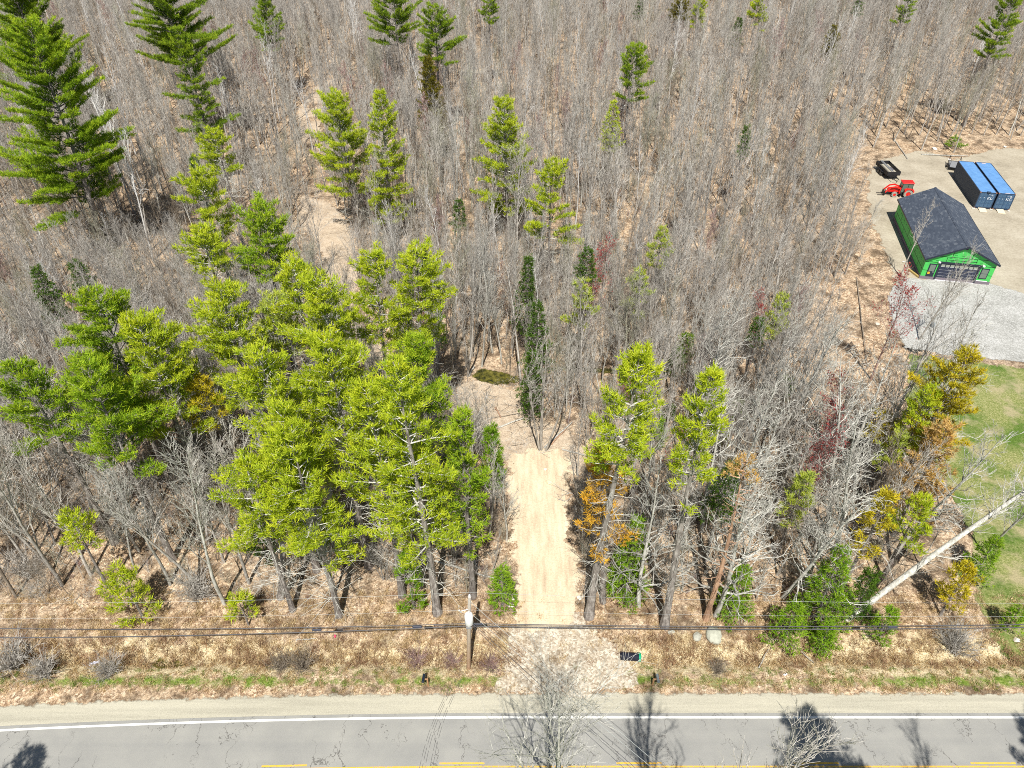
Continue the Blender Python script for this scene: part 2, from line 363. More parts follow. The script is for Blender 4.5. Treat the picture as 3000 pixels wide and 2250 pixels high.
def strip(name, x0, x1, fa, fb, z, mat, step=2., edge=None):
    n = max(2, int((x1-x0)/step)+1); xx = np.linspace(x0, x1, n); k = 8 if edge else 2
    V = []; E_ = []
    for i in range(n):
        a, b = fa(xx[i]), fb(xx[i])
        for j in range(k):
            t = j/(k-1); V.append((xx[i], a+(b-a)*t, z)); E_.append(edge(t*(b-a), b-a) if edge else 1.)
    f = [(i*k+j, (i+1)*k+j, (i+1)*k+j+1, i*k+j+1) for i in range(n-1) for j in range(k-1)]
    return tag(link_mesh(name, np_mesh(name, V, [f], [mat], attrs=dict(edge=E_))), kind='structure')
strip('road_shoulder', -170, 170, lambda x: yl(x)+.12, lambda x: yl(x)+2.3, .02, M_SHOULDER, edge=lambda d, L: min(1.5, L-d-.45))
strip('road', -170, 170, lambda x: yl(x)-7.2, lambda x: yl(x)+.30, .045, M_ROAD, 1.)
strip('south_shoulder', -170, 170, lambda x: yl(x)-9.2, lambda x: yl(x)-7.1, .02, M_SHOULDER, edge=lambda d, L: min(1.5, d-.3))
strip('edge_line', -170, 170, lambda x: yl(x)-.10, lambda x: yl(x)+.06, .050, M_WHITE)
strip('south_edge_line', -170, 170, lambda x: yl(x)-6.8, lambda x: yl(x)-6.66, .050, M_WHITE)
for x0 in np.arange(19.4-12.2*9, 120, 12.2):
    strip('centre_dash', x0, x0+3.1, lambda x: yl(x)-3.30, lambda x: yl(x)-3.18, .050, M_YELLOW, .6)
strip('centre_line', -170, 170, lambda x: yl(x)-3.52, lambda x: yl(x)-3.41, .050, M_YELLOW)
for k in range(5):                                            # overhead wire shadows painted as thin dark strips across shoulder and lane
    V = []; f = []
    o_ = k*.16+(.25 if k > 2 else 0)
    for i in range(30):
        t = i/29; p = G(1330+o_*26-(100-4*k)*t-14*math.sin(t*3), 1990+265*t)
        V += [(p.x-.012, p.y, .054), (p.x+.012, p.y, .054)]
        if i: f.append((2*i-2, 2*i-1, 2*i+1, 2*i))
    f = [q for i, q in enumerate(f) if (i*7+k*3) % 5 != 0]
    tag(link_mesh('wire_shadow_strips', np_mesh('wire_shadow_strips', V, [f], [M_WIRESHADE])), kind='structure')

# ------------------------------------------------------------------ tree generators
def tubes(segs, n=3):
    """segs: array (m,8) p0 p1 r0 r1 -> verts, quads"""
    s = np.asarray(segs, float); P0, P1, R0, R1 = s[:, :3], s[:, 3:6], s[:, 6], s[:, 7]
    d = P1-P0; d /= np.linalg.norm(d, axis=1)[:, None]+1e-9
    ref = np.where(np.abs(d[:, 2:3]) < .9, np.array([[0, 0, 1.]]), np.array([[1., 0, 0]]))
    a = np.cross(d, ref); a /= np.linalg.norm(a, axis=1)[:, None]+1e-9; b = np.cross(d, a)
    V = []
    for P, R in ((P0, R0), (P1, R1)):
        for k in range(n):
            t = 2*math.pi*k/n; V.append(P+(a*math.cos(t)+b*math.sin(t))*R[:, None])
    V = np.stack(V, 1)                                        # (m, 2n, 3)
    base = (np.arange(len(s))*2*n)[:, None]
    F = np.concatenate([base+np.array([[k, (k+1) % n, n+(k+1) % n, n+k]]) for k in range(n)], 0)
    return V.reshape(-1, 3), F
def polytube(pts, rs, n=8):
    mb = MB(); mb.tube(pts, list(rs), n, cap=True)
    return mb
def unit(v): return v/(np.linalg.norm(v)+1e-9)
def limb(rs, p, d, L, r, nseg, segs, up=.12, wob=.16, taper=.35):
    pts = [p.copy()]; dirs = []
    for i in range(nseg):
        d = unit(d+rs.normal(0, wob, 3)+np.array([0, 0, up])); q = p+d*L/nseg
        r1 = r*(1-(1-taper)*(i+1)/nseg)/(1-(1-taper)*i/nseg)
        segs.append((*p, *q, r, r1)); p = q; r = r1; pts.append(p.copy()); dirs.append(d.copy())
    return pts, dirs, r
def along(pts, t):
    x = t*(len(pts)-1); i = min(int(x), len(pts)-2); return pts[i]+(pts[i+1]-pts[i])*(x-i), i
def tufts(rs, P, Dv, size, nb, width, spread, age=None):
    """needle tufts: narrow triangles fanning from each point, leaning to Dv"""
    n = len(P); P = np.repeat(np.asarray(P), nb, 0); Dd = np.repeat(np.asarray(Dv), nb, 0)
    d = Dd+rs.normal(0, spread, (n*nb, 3)); d /= np.linalg.norm(d, axis=1)[:, None]
    s = np.cross(d, rs.normal(0, 1, (n*nb, 3))); s /= np.linalg.norm(s, axis=1)[:, None]
    L = size*(.6+.8*rs.random(n*nb))[:, None]; W = width*(.7+.6*rs.random(n*nb))[:, None]
    o = rs.normal(0, size*.22, (n*nb, 3)); B = P+o
    V = np.stack([B-s*W, B+s*W, B+d*L], 1).reshape(-1, 3)
    F = np.arange(n*nb*3).reshape(-1, 3)
    ag = np.repeat(rs.random(n), nb) if age is None else np.repeat(age, nb)
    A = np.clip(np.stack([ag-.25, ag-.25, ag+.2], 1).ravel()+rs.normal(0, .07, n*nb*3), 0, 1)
    return V, F, A

def bare_meshes(seed, H, spread=.26, start=.35, nprim=22, nsec=7, nter=5, tw=.0075, mat='grey', buds=None, lean=.03, stems=1, ang=(24, 52), wob=.13, r0=None):
    rs = np.random.RandomState(seed); trunk = []; br = []; tips = []
    for s_ in range(stems):
        a0 = rs.uniform(0, 6.28); dd = np.array([math.cos(a0), math.sin(a0), 0])*(lean if stems == 1 else rs.uniform(.1, .32))
        h = H*(1 if s_ == 0 else rs.uniform(.7, .98)); p = np.array([0, 0, -.25])+(dd*.8 if stems > 1 else 0); rr = (r0 or H*.0085)*(1 if stems == 1 else .62)
        pts, dirs, _ = limb(rs, p, unit(np.array([0, 0, 1])+dd), h+.25, rr, 12, trunk, up=.10, wob=.035, taper=.12)
        for k in range(max(6, int(nprim*(1 if stems == 1 else .55)))):
            t = start+(1-start)*(k+rs.random())/(nprim*(1 if stems == 1 else .55)); t = min(t, .985)
            p, i = along(pts, t); az = rs.uniform(0, 6.28); el = math.radians(rs.uniform(*ang))*(1.15-.4*t)
            d = unit(np.array([math.cos(az)*math.sin(el), math.sin(az)*math.sin(el), math.cos(el)])+dirs[min(i, 11)]*.2)
            Lb = H*spread*(.35+(1-t)**.7*.9)*rs.uniform(.65, 1.2); rb = max(tw*1.7, rr*(1-.88*t)*.50)
            bp, bd, _ = limb(rs, p, d, Lb, rb, 5, br, up=.10, wob=wob, taper=.3)
            for j in range(nsec):
                u = .18+.8*(j+rs.random())/nsec; q, i2 = along(bp, min(u, .99))
                d2 = unit(bd[min(i2, 4)]+rs.normal(0, .5, 3)+np.array([0, 0, .15])); L2 = Lb*(.52-.25*u)*rs.uniform(.6, 1.3)
                sp, sd, _ = limb(rs, q, d2, L2, max(tw*1.15, rb*.42), 3, br, up=.1, wob=wob*1.2, taper=.5)
                for l in range(nter):
                    v_ = .15+.85*(l+rs.random())/nter; q3, i3 = along(sp, min(v_, .99))
                    d3 = unit(sd[min(i3, 2)]+rs.normal(0, .45, 3)+np.array([0, 0, .2])); L3 = L2*rs.uniform(.3, .7)
                    limb(rs, q3, d3, L3, tw, 2, br, up=.08, wob=.2, taper=.6)
                    tips.append(br[-1][3:6])
    tv, tf = tubes(trunk, 7); bv, bf = tubes(br, 3)
    mt = np_mesh('trunk', tv, [tf], [M_BARK[mat]], smooth=True)
    if buds is not None:
        tp = np.array(tips); tp = tp[rs.random(len(tp)) < .8]
        V, Fc, A = tufts(rs, tp, np.tile([0, 0, .4], (len(tp), 1)), .14, 3, .035, 1.)
        mb_ = np_mesh('crown', np.concatenate([bv, V]), [bf, Fc+len(bv)], [M_BARK[mat], buds], midx=np.concatenate([np.zeros(len(bf)), np.ones(len(Fc))]), attrs=dict(age=np.concatenate([np.zeros(len(bv)), A])))
    else: mb_ = np_mesh('crown', bv, [bf], [M_BARK[mat]])
    return mt, mb_

def pine(name, x, y, h, z0, R, mat, label, seed, group=None, lean=(0., 0.), kind='pine', dead=True, mat2=None, zsplit=0., cat='tree', dens=1., barkm='pine'):
    """tapered trunk, dead lower limbs and a crown of needle tufts carried on whorled limbs"""
    rs = np.random.RandomState(seed); gzz = gzf(x, y)
    root = empty(name, (x, y, gzz)); tag(root, label, cat, group)
    z0 = max(z0, .3); r0 = .0115*h+.05
    if kind == 'pine' and dens == 1.: R *= 1.12 if mat == 'D' else 1.34; z0 = max(.3, z0-.14*(h-z0))
    else: R *= 1.15
    trunk = []; p = np.array([0, 0, -.3]); npt = 14; pts = []
    ph = rs.uniform(0, 6, 2)
    for i in range(npt+1):
        t = i/npt; q = np.array([lean[0]*t+.012*h*math.sin(ph[0]+t*4)*t, lean[1]*t+.012*h*math.sin(ph[1]+t*3.3)*t, -.3+(h+.2)*t]); pts.append(q)
    mbt = MB(); mbt.tube(pts, [max(.02, r0*(1-.93*(i/npt)**1.05))*(1.35 if i == 0 else 1) for i in range(npt+1)], 8)
    mbt.build('trunk', M_BARK[barkm], root, smooth=True)
    limbs = []; TP = []; TD = []; TA = []; T2 = []
    H = h; crown = H-z0
    def tr(z): return along(pts, np.clip((z+.3)/(h+.2), 0, .999))[0]
    if kind in ('pine',): step, prof, rise = .60, (lambda t: (t**.5)*(1.05-.25*t**3)), (.16, .8)
    elif kind == 'spruce': step, prof, rise = .40, (lambda t: t**.85), (-.05, .5)
    else: step, prof, rise = .34, (lambda t: t**.6), (.35, 1.0)
    z = H-.25; first = True
    side_bias = rs.uniform(.62, 1.25, 12)
    while z > z0:
        t = (H-z)/crown; n = rs.randint(4, 7) if kind != 'cedar' else 6
        a0 = rs.uniform(0, 6.28)
        for k in range(n):
            if kind == 'pine' and t > .25 and rs.random() < .20+.22*(t > .8): continue
            az = a0+k*6.283/n+rs.normal(0, .25); L = R*prof(t)*rs.uniform(.5, 1.2)*side_bias[int((az % 6.283)/6.2832*12) % 12]+.25
            pt = tr(z+rs.uniform(-.15, .15)); up = rise[0]+(rise[1]-rise[0])*(1-t)**2+rs.normal(0, .07)
            d = unit(np.array([math.cos(az), math.sin(az), up])); bp, bd, _ = limb(rs, pt, d, L, max(.012, r0*.23*(.3+L/R*.7)), 4, limbs, up=.05, wob=.07, taper=.25)
            nb = max(2, int(L/.36)); 
            for j in range(nb):
                u = .22+.78*(j+.6)/nb; q, i2 = along(bp, min(u, .995)); out = bd[min(i2, 3)]
                for sgn in (-1, 1):
                    if rs.random() > .93*dens and kind == 'pine': continue
                    sd = unit(out*.75+sgn*np.cross(out, [0, 0, 1.])*rs.uniform(.5, 1.)+np.array([0, 0, rs.uniform(-.02, .25)]))
                    Ls = (.30*L*(1.1-u)+.32)*rs.uniform(.6, 1.2); 
                    if Ls > .5: limbs.append((*q, *(q+sd*Ls), .010, .006))
                    nt_ = max(1, int(Ls/.27))
                    for l in range(nt_):
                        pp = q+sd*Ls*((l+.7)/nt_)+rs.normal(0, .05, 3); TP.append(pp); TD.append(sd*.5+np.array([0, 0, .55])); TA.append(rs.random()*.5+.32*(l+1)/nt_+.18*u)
            TP.append(bp[-1]); TD.append(bd[-1]*.6+np.array([0, 0, .5])); TA.append(.8)
        z -= step*rs.uniform(.7, 1.3)*(1.+.8*t if kind == 'pine' else 1.)
    TP.append(tr(H-.05)); TD.append(np.array([0, 0, 1.])); TA.append(.8)
    if dead and z0 > 4:
        z = z0
        while z > z0*.28:
            for k in range(rs.randint(2, 5)):
                az = rs.uniform(0, 6.28); L = R*rs.uniform(.3, 1.); d = unit(np.array([math.cos(az), math.sin(az), rs.uniform(-.1, .35)]))
                bp, bd, _ = limb(rs, tr(z), d, L, .028, 4, limbs, up=.0, wob=.16, taper=.3)
                for j in range(4):
                    q, i2 = along(bp, rs.uniform(.3, .98)); limb(rs, q, unit(bd[min(i2, 3)]+rs.normal(0, .6, 3)), L*.35, .010, 2, limbs, up=0, wob=.2, taper=.5)
            z -= rs.uniform(.35, .8)
    TP = np.array(TP); TD = np.array(TD); TA = np.clip(np.array(TA), 0, 1)
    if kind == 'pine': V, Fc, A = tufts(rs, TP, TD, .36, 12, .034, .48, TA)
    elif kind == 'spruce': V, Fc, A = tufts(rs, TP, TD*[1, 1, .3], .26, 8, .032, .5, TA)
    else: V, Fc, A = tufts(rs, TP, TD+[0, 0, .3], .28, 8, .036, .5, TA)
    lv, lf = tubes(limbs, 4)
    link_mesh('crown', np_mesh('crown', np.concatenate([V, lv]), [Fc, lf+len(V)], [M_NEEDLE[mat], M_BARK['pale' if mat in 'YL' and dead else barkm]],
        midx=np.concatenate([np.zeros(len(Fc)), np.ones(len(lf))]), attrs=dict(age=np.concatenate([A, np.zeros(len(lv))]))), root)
    return root

def place(dtop, h, dbot, dhw):
    """tree whose top shows at dtop (display px): ground point, crown base height and crown radius"""
    p = D(dtop[0], dtop[1], h); z0 = z_at(p.x, p.y, dbot*1.3562); zc = proj((p.x, p.y, (h+z0)/2))[2]
    return p.x, p.y, z0, dhw*1.3562*zc/FPX

# ------------------------------------------------------------------ conifers that can be told apart
TREES = []                                                    # ground points already taken
CONIFERS = [
 (2085, 766, 17, 985, 84, 'pine', 'A', 'golden crowned pine in front of the lawn'),
 (2045, 925, 13, 1085, 62, 'pine', 'R', 'rust-needled sparse pine below the golden crowned pine'),
 (2010, 850, 14, 960, 40, 'pine', 'Y', 'green pine half hidden at the left of the golden crowned pine'),
 # top x, top y, height, crown bottom y, half width, kind, colour, label
 (15, -60, 26, 200, 118, 'pine', 'D', 'dark green white pine filling the far top left corner, behind the tall left pine'),
 (350, -45, 27, 125, 112, 'pine', 'D', 'broad dark pine cut off by the top edge, left of the birches'),
 (388, 62, 24, 300, 64, 'pine', 'D', 'narrow green pine directly in front of the broad dark pine at the top'),
 (463, 288, 17, 372, 42, 'pine', 'Y', 'short round yellow-green pine below the narrow green pine, upper left'),
 (432, 378, 20, 515, 78, 'pine', 'Y', 'flat layered yellow-green pine just above the two rounded central pines'),
 (440, 500, 21, 640, 64, 'pine', 'Y', 'rounded yellow-green pine left of the pine with a golden shoulder'),
 (555, 448, 22, 602, 72, 'pine', 'G', 'rounded green pine with a golden shoulder beside the pale woodland path'),
 (728, 210, 20, 400, 76, 'pine', 'Y', 'sparse yellow-green pine with bare lower trunk, left one of the pair above the path'),
 (818, 203, 21, 450, 48, 'pine', 'Y', 'slender layered pine, right one of the pair above the path'),
 (850, -25, 24, 88, 66, 'pine', 'D', 'dark pine cut by the top edge left of centre'),
 (936, 14, 22, 133, 54, 'pine', 'D', 'green pine right of the dark pine at the top edge, above the olive cedar'),
 (925, 128, 17, 310, 33, 'cedar', 'C', 'pointed olive brown cedar below the two dark top pines'),
 (1093, 221, 20, 448, 60, 'pine', 'Y', 'full symmetric yellow-green pine standing alone in the upper middle'),
 (1194, 350, 18, 505, 55, 'pine', 'Y', 'smaller bushy pine at lower right of the full symmetric pine'),
 (1370, 99, 20, 212, 48, 'pine', 'D', 'solitary round green pine on a bare trunk above the leafless woods'),
 (1326, 220, 15, 322, 23, 'spruce', 'Y', 'small pointed conifer just below the solitary round pine'),
 (1055, -8, 18, 46, 27, 'pine', 'D', 'small green pine at the top edge near the middle'),
 (1471, 0, 15, 52, 22, 'cedar', 'C', 'dark olive cedar at the top edge right of the middle'),
 (1516, 4, 13, 58, 19, 'pine', 'Y', 'small bright pine touching the olive cedar at the top edge'),
 (1642, -2, 14, 58, 27, 'pine', 'Y', 'bright bushy pine alone at the top edge right of the cedar'),
 (1964, -14, 19, 48, 32, 'pine', 'D', 'green pine at the top edge above the shipping containers'),
 (1862, -8, 14, 36, 12, 'spruce', 'S', 'thin dark spruce at the top edge left of the far green pine'),
 (1597, 40, 13, 100, 12, 'spruce', 'S', 'thin dark spruce poking out of the far grey treetops below the top edge'),
 (1802, 60, 13, 128, 18, 'cedar', 'C', 'small olive cedar in the far right treetops'),
 (2196, -25, 24, 112, 50, 'pine', 'D', 'dark heavy pine in the far top right corner'),
 (1385, -20, 14, 40, 10, 'spruce', 'S', 'narrow dark spruce tip at the top edge right of the solitary pine'),
 (570, -12, 20, 100, 50, 'pine', 'D', 'thin crowned pine among white birches at the top'),
 (640, 575, 22, 705, 62, 'pine', 'Y', 'pine with forked top at the lower end of the pale woodland path'),
 (200, 640, 22, 880, 108, 'pine', 'G', 'big bushy green pine in the group at the left edge, rearmost of the group'),
 (295, 690, 22, 930, 88, 'pine', 'Y', 'yellow-green pine on the right side of the left edge pine group'),
 (45, 790, 20, 945, 80, 'pine', 'G', 'green pine cut by the left edge beneath the big bushy one'),
 (185, 800, 21, 985, 98, 'pine', 'G', 'green pine at the front of the left edge group'),
 (470, 620, 23, 840, 84, 'pine', 'Y', 'tall yellow pine at the upper left of the dense central pine stand'),
 (600, 650, 18, 770, 66, 'pine', 'L', 'pale soft green pine sunk between taller pines of the central stand'),
 (690, 600, 24, 830, 78, 'pine', 'Y', 'tall pine in the middle back of the central stand'),
 (800, 560, 22, 735, 64, 'pine', 'Y', 'pine with a golden top at the back right of the central stand'),
 (895, 545, 22, 745, 74, 'pine', 'Y', 'broad topped pine at the right rear corner of the central stand'),
 (890, 735, 22, 930, 84, 'pine', 'G', 'green pine leaning over the brown clearing at the stand edge'),
 (560, 770, 23, 1000, 104, 'pine', 'Y', 'wide yellow-green pine in the left half of the central stand'),
 (700, 735, 24, 1020, 100, 'pine', 'Y', 'widest pine in the heart of the central stand'),
 (425, 826, 15, 925, 42, 'pine', 'A', 'small golden yellow pine on the left flank of the central stand'),
 (800, 850, 22, 1060, 80, 'pine', 'Y', 'yellow-green pine right of the heart of the central stand'),
 (630, 930, 20.5, 1185, 98, 'pine', 'Y', 'front pine of the central stand with pale dead limbs beneath'),
 (530, 1000, 17, 1165, 76, 'pine', 'Y', 'lower front pine at the left foot of the central stand'),
 (1000, 900, 20, 1150, 48, 'pine', 'G', 'shaded deep green pine beside the sandy track at the stand edge'),
 (1140, 560, 13, 720, 20, 'spruce', 'S', 'slim dark spruce in the middle woods, upper one of a column of three'),
 (1160, 655, 13, 800, 26, 'spruce', 'S', 'slim dark spruce in the middle woods, second of a column of three'),
 (1150, 760, 9, 860, 24, 'spruce', 'S', 'slim dark spruce near the green pool, lowest of a column of three'),
 (1268, 535, 14, 610, 20, 'spruce', 'S', 'small dark spruce right of the column of three spruces'),
 (1262, 618, 12, 700, 38, 'pine', 'L', 'thin feathery light green pine behind the multi-stemmed hardwood'),
 (1385, 590, 12, 660, 28, 'pine', 'L', 'thin light green pine right of the feathery one'),
 (1430, 505, 13, 570, 18, 'pine', 'L', 'tiny pale pine on the orange forest floor, middle right'),
 (1612, 278, 13, 345, 9, 'spruce', 'S', 'very narrow dark spruce in the right half leafless woods'),
 (418, 338, 12, 430, 18, 'spruce', 'S', 'small dark spruce beside the short round pine, upper left'),
 (72, 575, 12, 690, 30, 'spruce', 'S', 'dark spruce in deep shade near the left edge'),
 (160, 560, 11, 620, 26, 'spruce', 'S', 'shaded spruce right of the dark spruce near the left edge'),
 (990, 430, 10, 490, 14, 'spruce', 'S', 'tiny spruce at the left foot of the full symmetric pine'),
 (1376, 1120, 9, 1312, 44, 'spruce', 'B', 'bright green spruce right of the sandy track behind the wires'),
 (1608, 1228, 6, 1325, 32, 'spruce', 'B', 'bright green young spruce between leaning trunks, right of the track'),
 (1825, 1190, 9, 1340, 50, 'spruce', 'B', 'large bright green spruce at the foot of the leaning trunk'),
 (1885, 1235, 6, 1330, 30, 'spruce', 'S', 'darker green spruce tucked behind the leaning trunk base'),
 (1722, 1310, 4.5, 1415, 42, 'spruce', 'B', 'low wide green spruce under the wires on the right'),
 (1793, 1350, 3.2, 1405, 22, 'spruce', 'B', 'smallest green spruce under the wires below the large bright one'),
 (1930, 1318, 3.8, 1385, 22, 'spruce', 'B', 'small green spruce under the wires right of the leaning trunk'),
 (1085, 1228, 5, 1318, 26, 'spruce', 'B', 'young green spruce just behind the utility pole shadow'),
 (878, 1200, 7, 1325, 24, 'pine', 'B', 'young slim evergreen left of the thick pale pine trunk'),
 (1058, 935, 10, 1060, 22, 'pine', 'B', 'thin sapling pine at the left edge of the sandy track'),
 (255, 1235, 6, 1345, 40, 'pine', 'Y', 'yellow-green young pine above the left roadside wires'),
 (150, 1120, 9, 1185, 30, 'pine', 'Y', 'small light pine among bare trunks near the left edge'),
 (515, 1295, 3.5, 1335, 30, 'pine', 'Y', 'little yellow-green pine seedling at the base of a leaning trunk'),
 (2092, 1230, 6, 1318, 28, 'pine', 'A', 'golden green bush-like pine by the lawn corner'),
 (2155, 1165, 5, 1240, 24, 'spruce', 'B', 'dark green young spruce on the edge of the lawn'),
 (1915, 1070, 13, 1185, 26, 'pine', 'A', 'thin golden pine in the tangle left of the lawn'),
 (1995, 1080, 10, 1160, 34, 'pine', 'Y', 'low spreading green pine under the orange-tinged pine'),
 (2205, 1315, 3, 1350, 12, 'spruce', 'B', 'small dark evergreen cut by the right edge at wire height'),
 (1945, 940, 10, 1010, 22, 'pine', 'L', 'thin pale pine at the left edge of the lawn'),
 (1690, 640, 11, 720, 20, 'pine', 'L', 'thin light green conifer in the woods left of the yard'),
 (1580, 1000, 12, 1120, 30, 'spruce', 'S', 'dark evergreen behind the peeled rusty trunk'),
 (1740, 1030, 10, 1120, 26, 'pine', 'L', 'loose light green pine in the tangle right of the rusty trunk'),
 (2065, 297, 2, 316, 18, 'spruce', 'B', 'low green shrub pine at the wood edge above the blue containers'),
 (1640, 690, 10, 745, 15, 'spruce', 'S', 'tiny dark conifer in the thicket left of the gravel pad'),
]
for i, (tx, ty, h, by, hw, kd, mt, lab) in enumerate(CONIFERS):
    x, y, z0, R = place((tx, ty), h, by, hw)
    nm = {'pine': 'pine_tree', 'spruce': 'spruce_tree', 'cedar': 'cedar_tree'}[kd]
    if kd == 'spruce' or h < 8: z0 = min(z0, .8) if h < 10 else z0
    pine(nm, x, y, h, z0, R, mt, lab, 100+i, kind=kd, dead=(kd == 'pine' and h > 15))
    TREES.append((x, y, 1.5))
def rooted(dbase, dtop, dbot, dhw, mat, label, seed, **k):     # the photo shows where this tree stands
    b = D(*dbase); h = z_at(b.x, b.y, dtop[1]*1.3562); t = D(dtop[0], dtop[1], h)
    z0 = z_at(b.x, b.y, dbot*1.3562); zc = proj((b.x, b.y, (h+z0)/2))[2]
    TREES.append((b.x, b.y, 2.)); TREES.append((t.x, t.y, 1.5))
    return pine('pine_tree', b.x, b.y, h, z0, dhw*1.3562*zc/FPX, mat, label, seed, lean=(t.x-b.x, 0), **k)
rooted((230, 552), (70, 55), 420, 118, 'G', 'tallest pine of the upper left with its thick dark trunk showing', 11)
rooted((945, 1325), (865, 800), 1150, 86, 'Y', 'tall pine on a thick pale trunk left of the utility pole', 12)
rooted((1272, 1332), (1372, 758), 1010, 62, 'Y', 'tall pine right of the track with gold needles low on its trunk', 13)
rooted((1435, 1352), (1535, 818), 1050, 52, 'Y', 'tall thin-crowned pine second to the right of the track', 14)
rooted((605, 1290), (620, 880), 1120, 70, 'Y', 'pine in the front row of the central stand above the left wires', 16)
rooted((1303, 1300), (1300, 990), 1150, 50, 'O', 'dying pine with orange-gold needles beside the track', 17, dead=False)
rooted((1525, 1337), (1620, 1000), 1060, 36, 'R', 'peeled rusty-barked pine with a few brown needles', 19, dens=.4, barkm='rust')

# ------------------------------------------------------------------ leafless trees
KINDS = {}
def kindset(key, lab, args):
    KINDS[key] = (lab, [bare_meshes(**a) for a in args])
kindset('slim', 'slim grey leafless tree', [dict(seed=s, H=14, spread=.24, start=.36, nprim=18, nsec=5, nter=3, mat='grey', lean=.05, tw=.0105, ang=(14, 36), r0=.13) for s in (1, 2, 3)])
kindset('crowned', 'grey leafless full-crowned tree', [dict(seed=s, H=15, spread=.36, start=.28, nprim=20, nsec=7, nter=4, mat='grey', tw=.0105, ang=(18, 45), r0=.15) for s in (4, 5)])
kindset('pale', 'pale barked leafless tree', [dict(seed=s, H=14, spread=.32, start=.30, nprim=17, nsec=6, nter=4, mat='pale', tw=.0105, ang=(16, 42), r0=.14) for s in (6, 7)])
kindset('forked', 'many-stemmed leafless tree', [dict(seed=s, H=13, spread=.22, start=.35, nprim=20, nsec=5, nter=3, mat='grey', stems=4, tw=.0105, ang=(14, 36), r0=.15) for s in (8, 9)])
kindset('brown', 'dark brown leafless tree', [dict(seed=s, H=12, spread=.28, start=.30, nprim=18, nsec=6, nter=4, mat='brown', tw=.010, ang=(16, 42)) for s in (10, 11)])
kindset('red', 'red-budded leafless maple', [dict(seed=12, H=12, spread=.28, start=.3, nprim=20, nsec=7, nter=5, mat='red', buds=M_BUD)])
kindset('birch', 'white barked leafless birch', [dict(seed=s, H=17, spread=.17, start=.45, nprim=18, nsec=6, nter=4, mat='birch', lean=.08) for s in (13, 14)])
kindset('olive', 'olive grey leafless tree', [dict(seed=15, H=13, spread=.33, start=.25, nprim=24, nsec=8, nter=6, mat='olive', tw=.009)])
kindset('snag', 'bleached dead pine', [dict(seed=s, H=16, spread=.23, start=.15, nprim=40, nsec=5, nter=3, mat='pale', ang=(58, 92), wob=.24, tw=.014, r0=.2) for s in (16, 17)])

POLY = [np.array([(p[0], p[1]) for p in q]) for q in (TRACK, SOIL, YARD, LAWN, GRAVEL)]
PATHS = [np.array([(p[0], p[1]) for p in q]) for q in (LEFTPATH, FARPATH, FARCLEAR)]
def allowed(P, margin=.6):
    ok = np.ones(len(P), bool)
    for i, q in enumerate(POLY): ok &= sdist(P, q) < (-margin if i < 2 else -margin-3.5)
    ok &= ~((P[:, 0] > 30) & (P[:, 1] > 55) & (P[:, 1] < 86) & (P[:, 0] > 30+(P[:, 1]-55)*.33))
    for q in PATHS: ok &= sdist(P, q) < -.3
    # the yard's wood edge
    return ok
rs = np.random.RandomState(77)
def poisson(n, x_of, y0, y1, dmin, taken, rs=rs):
    out = []; cell = {}
    for (x, y, r) in taken: cell.setdefault((int(x//5), int(y//5)), []).append((x, y, r))
    tries = 0
    while len(out) < n and tries < n*40:
        tries += 1; y = math.sqrt(rs.uniform(y0*y0, y1*y1)); x = rs.uniform(-1, 1)*x_of(y)
        k = (int(x//5), int(y//5)); bad = False
        for i in (-1, 0, 1):
            for j in (-1, 0, 1):
                for (a, b, r) in cell.get((k[0]+i, k[1]+j), ()):
                    if (a-x)**2+(b-y)**2 < (max(dmin, r) if r else dmin)**2: bad = True; break
        if bad: continue
        out.append((x, y)); cell.setdefault(k, []).append((x, y, 0))
    return out
def half(y): return 1500/FPX*math.hypot(y, CAM_H)*1.03+2

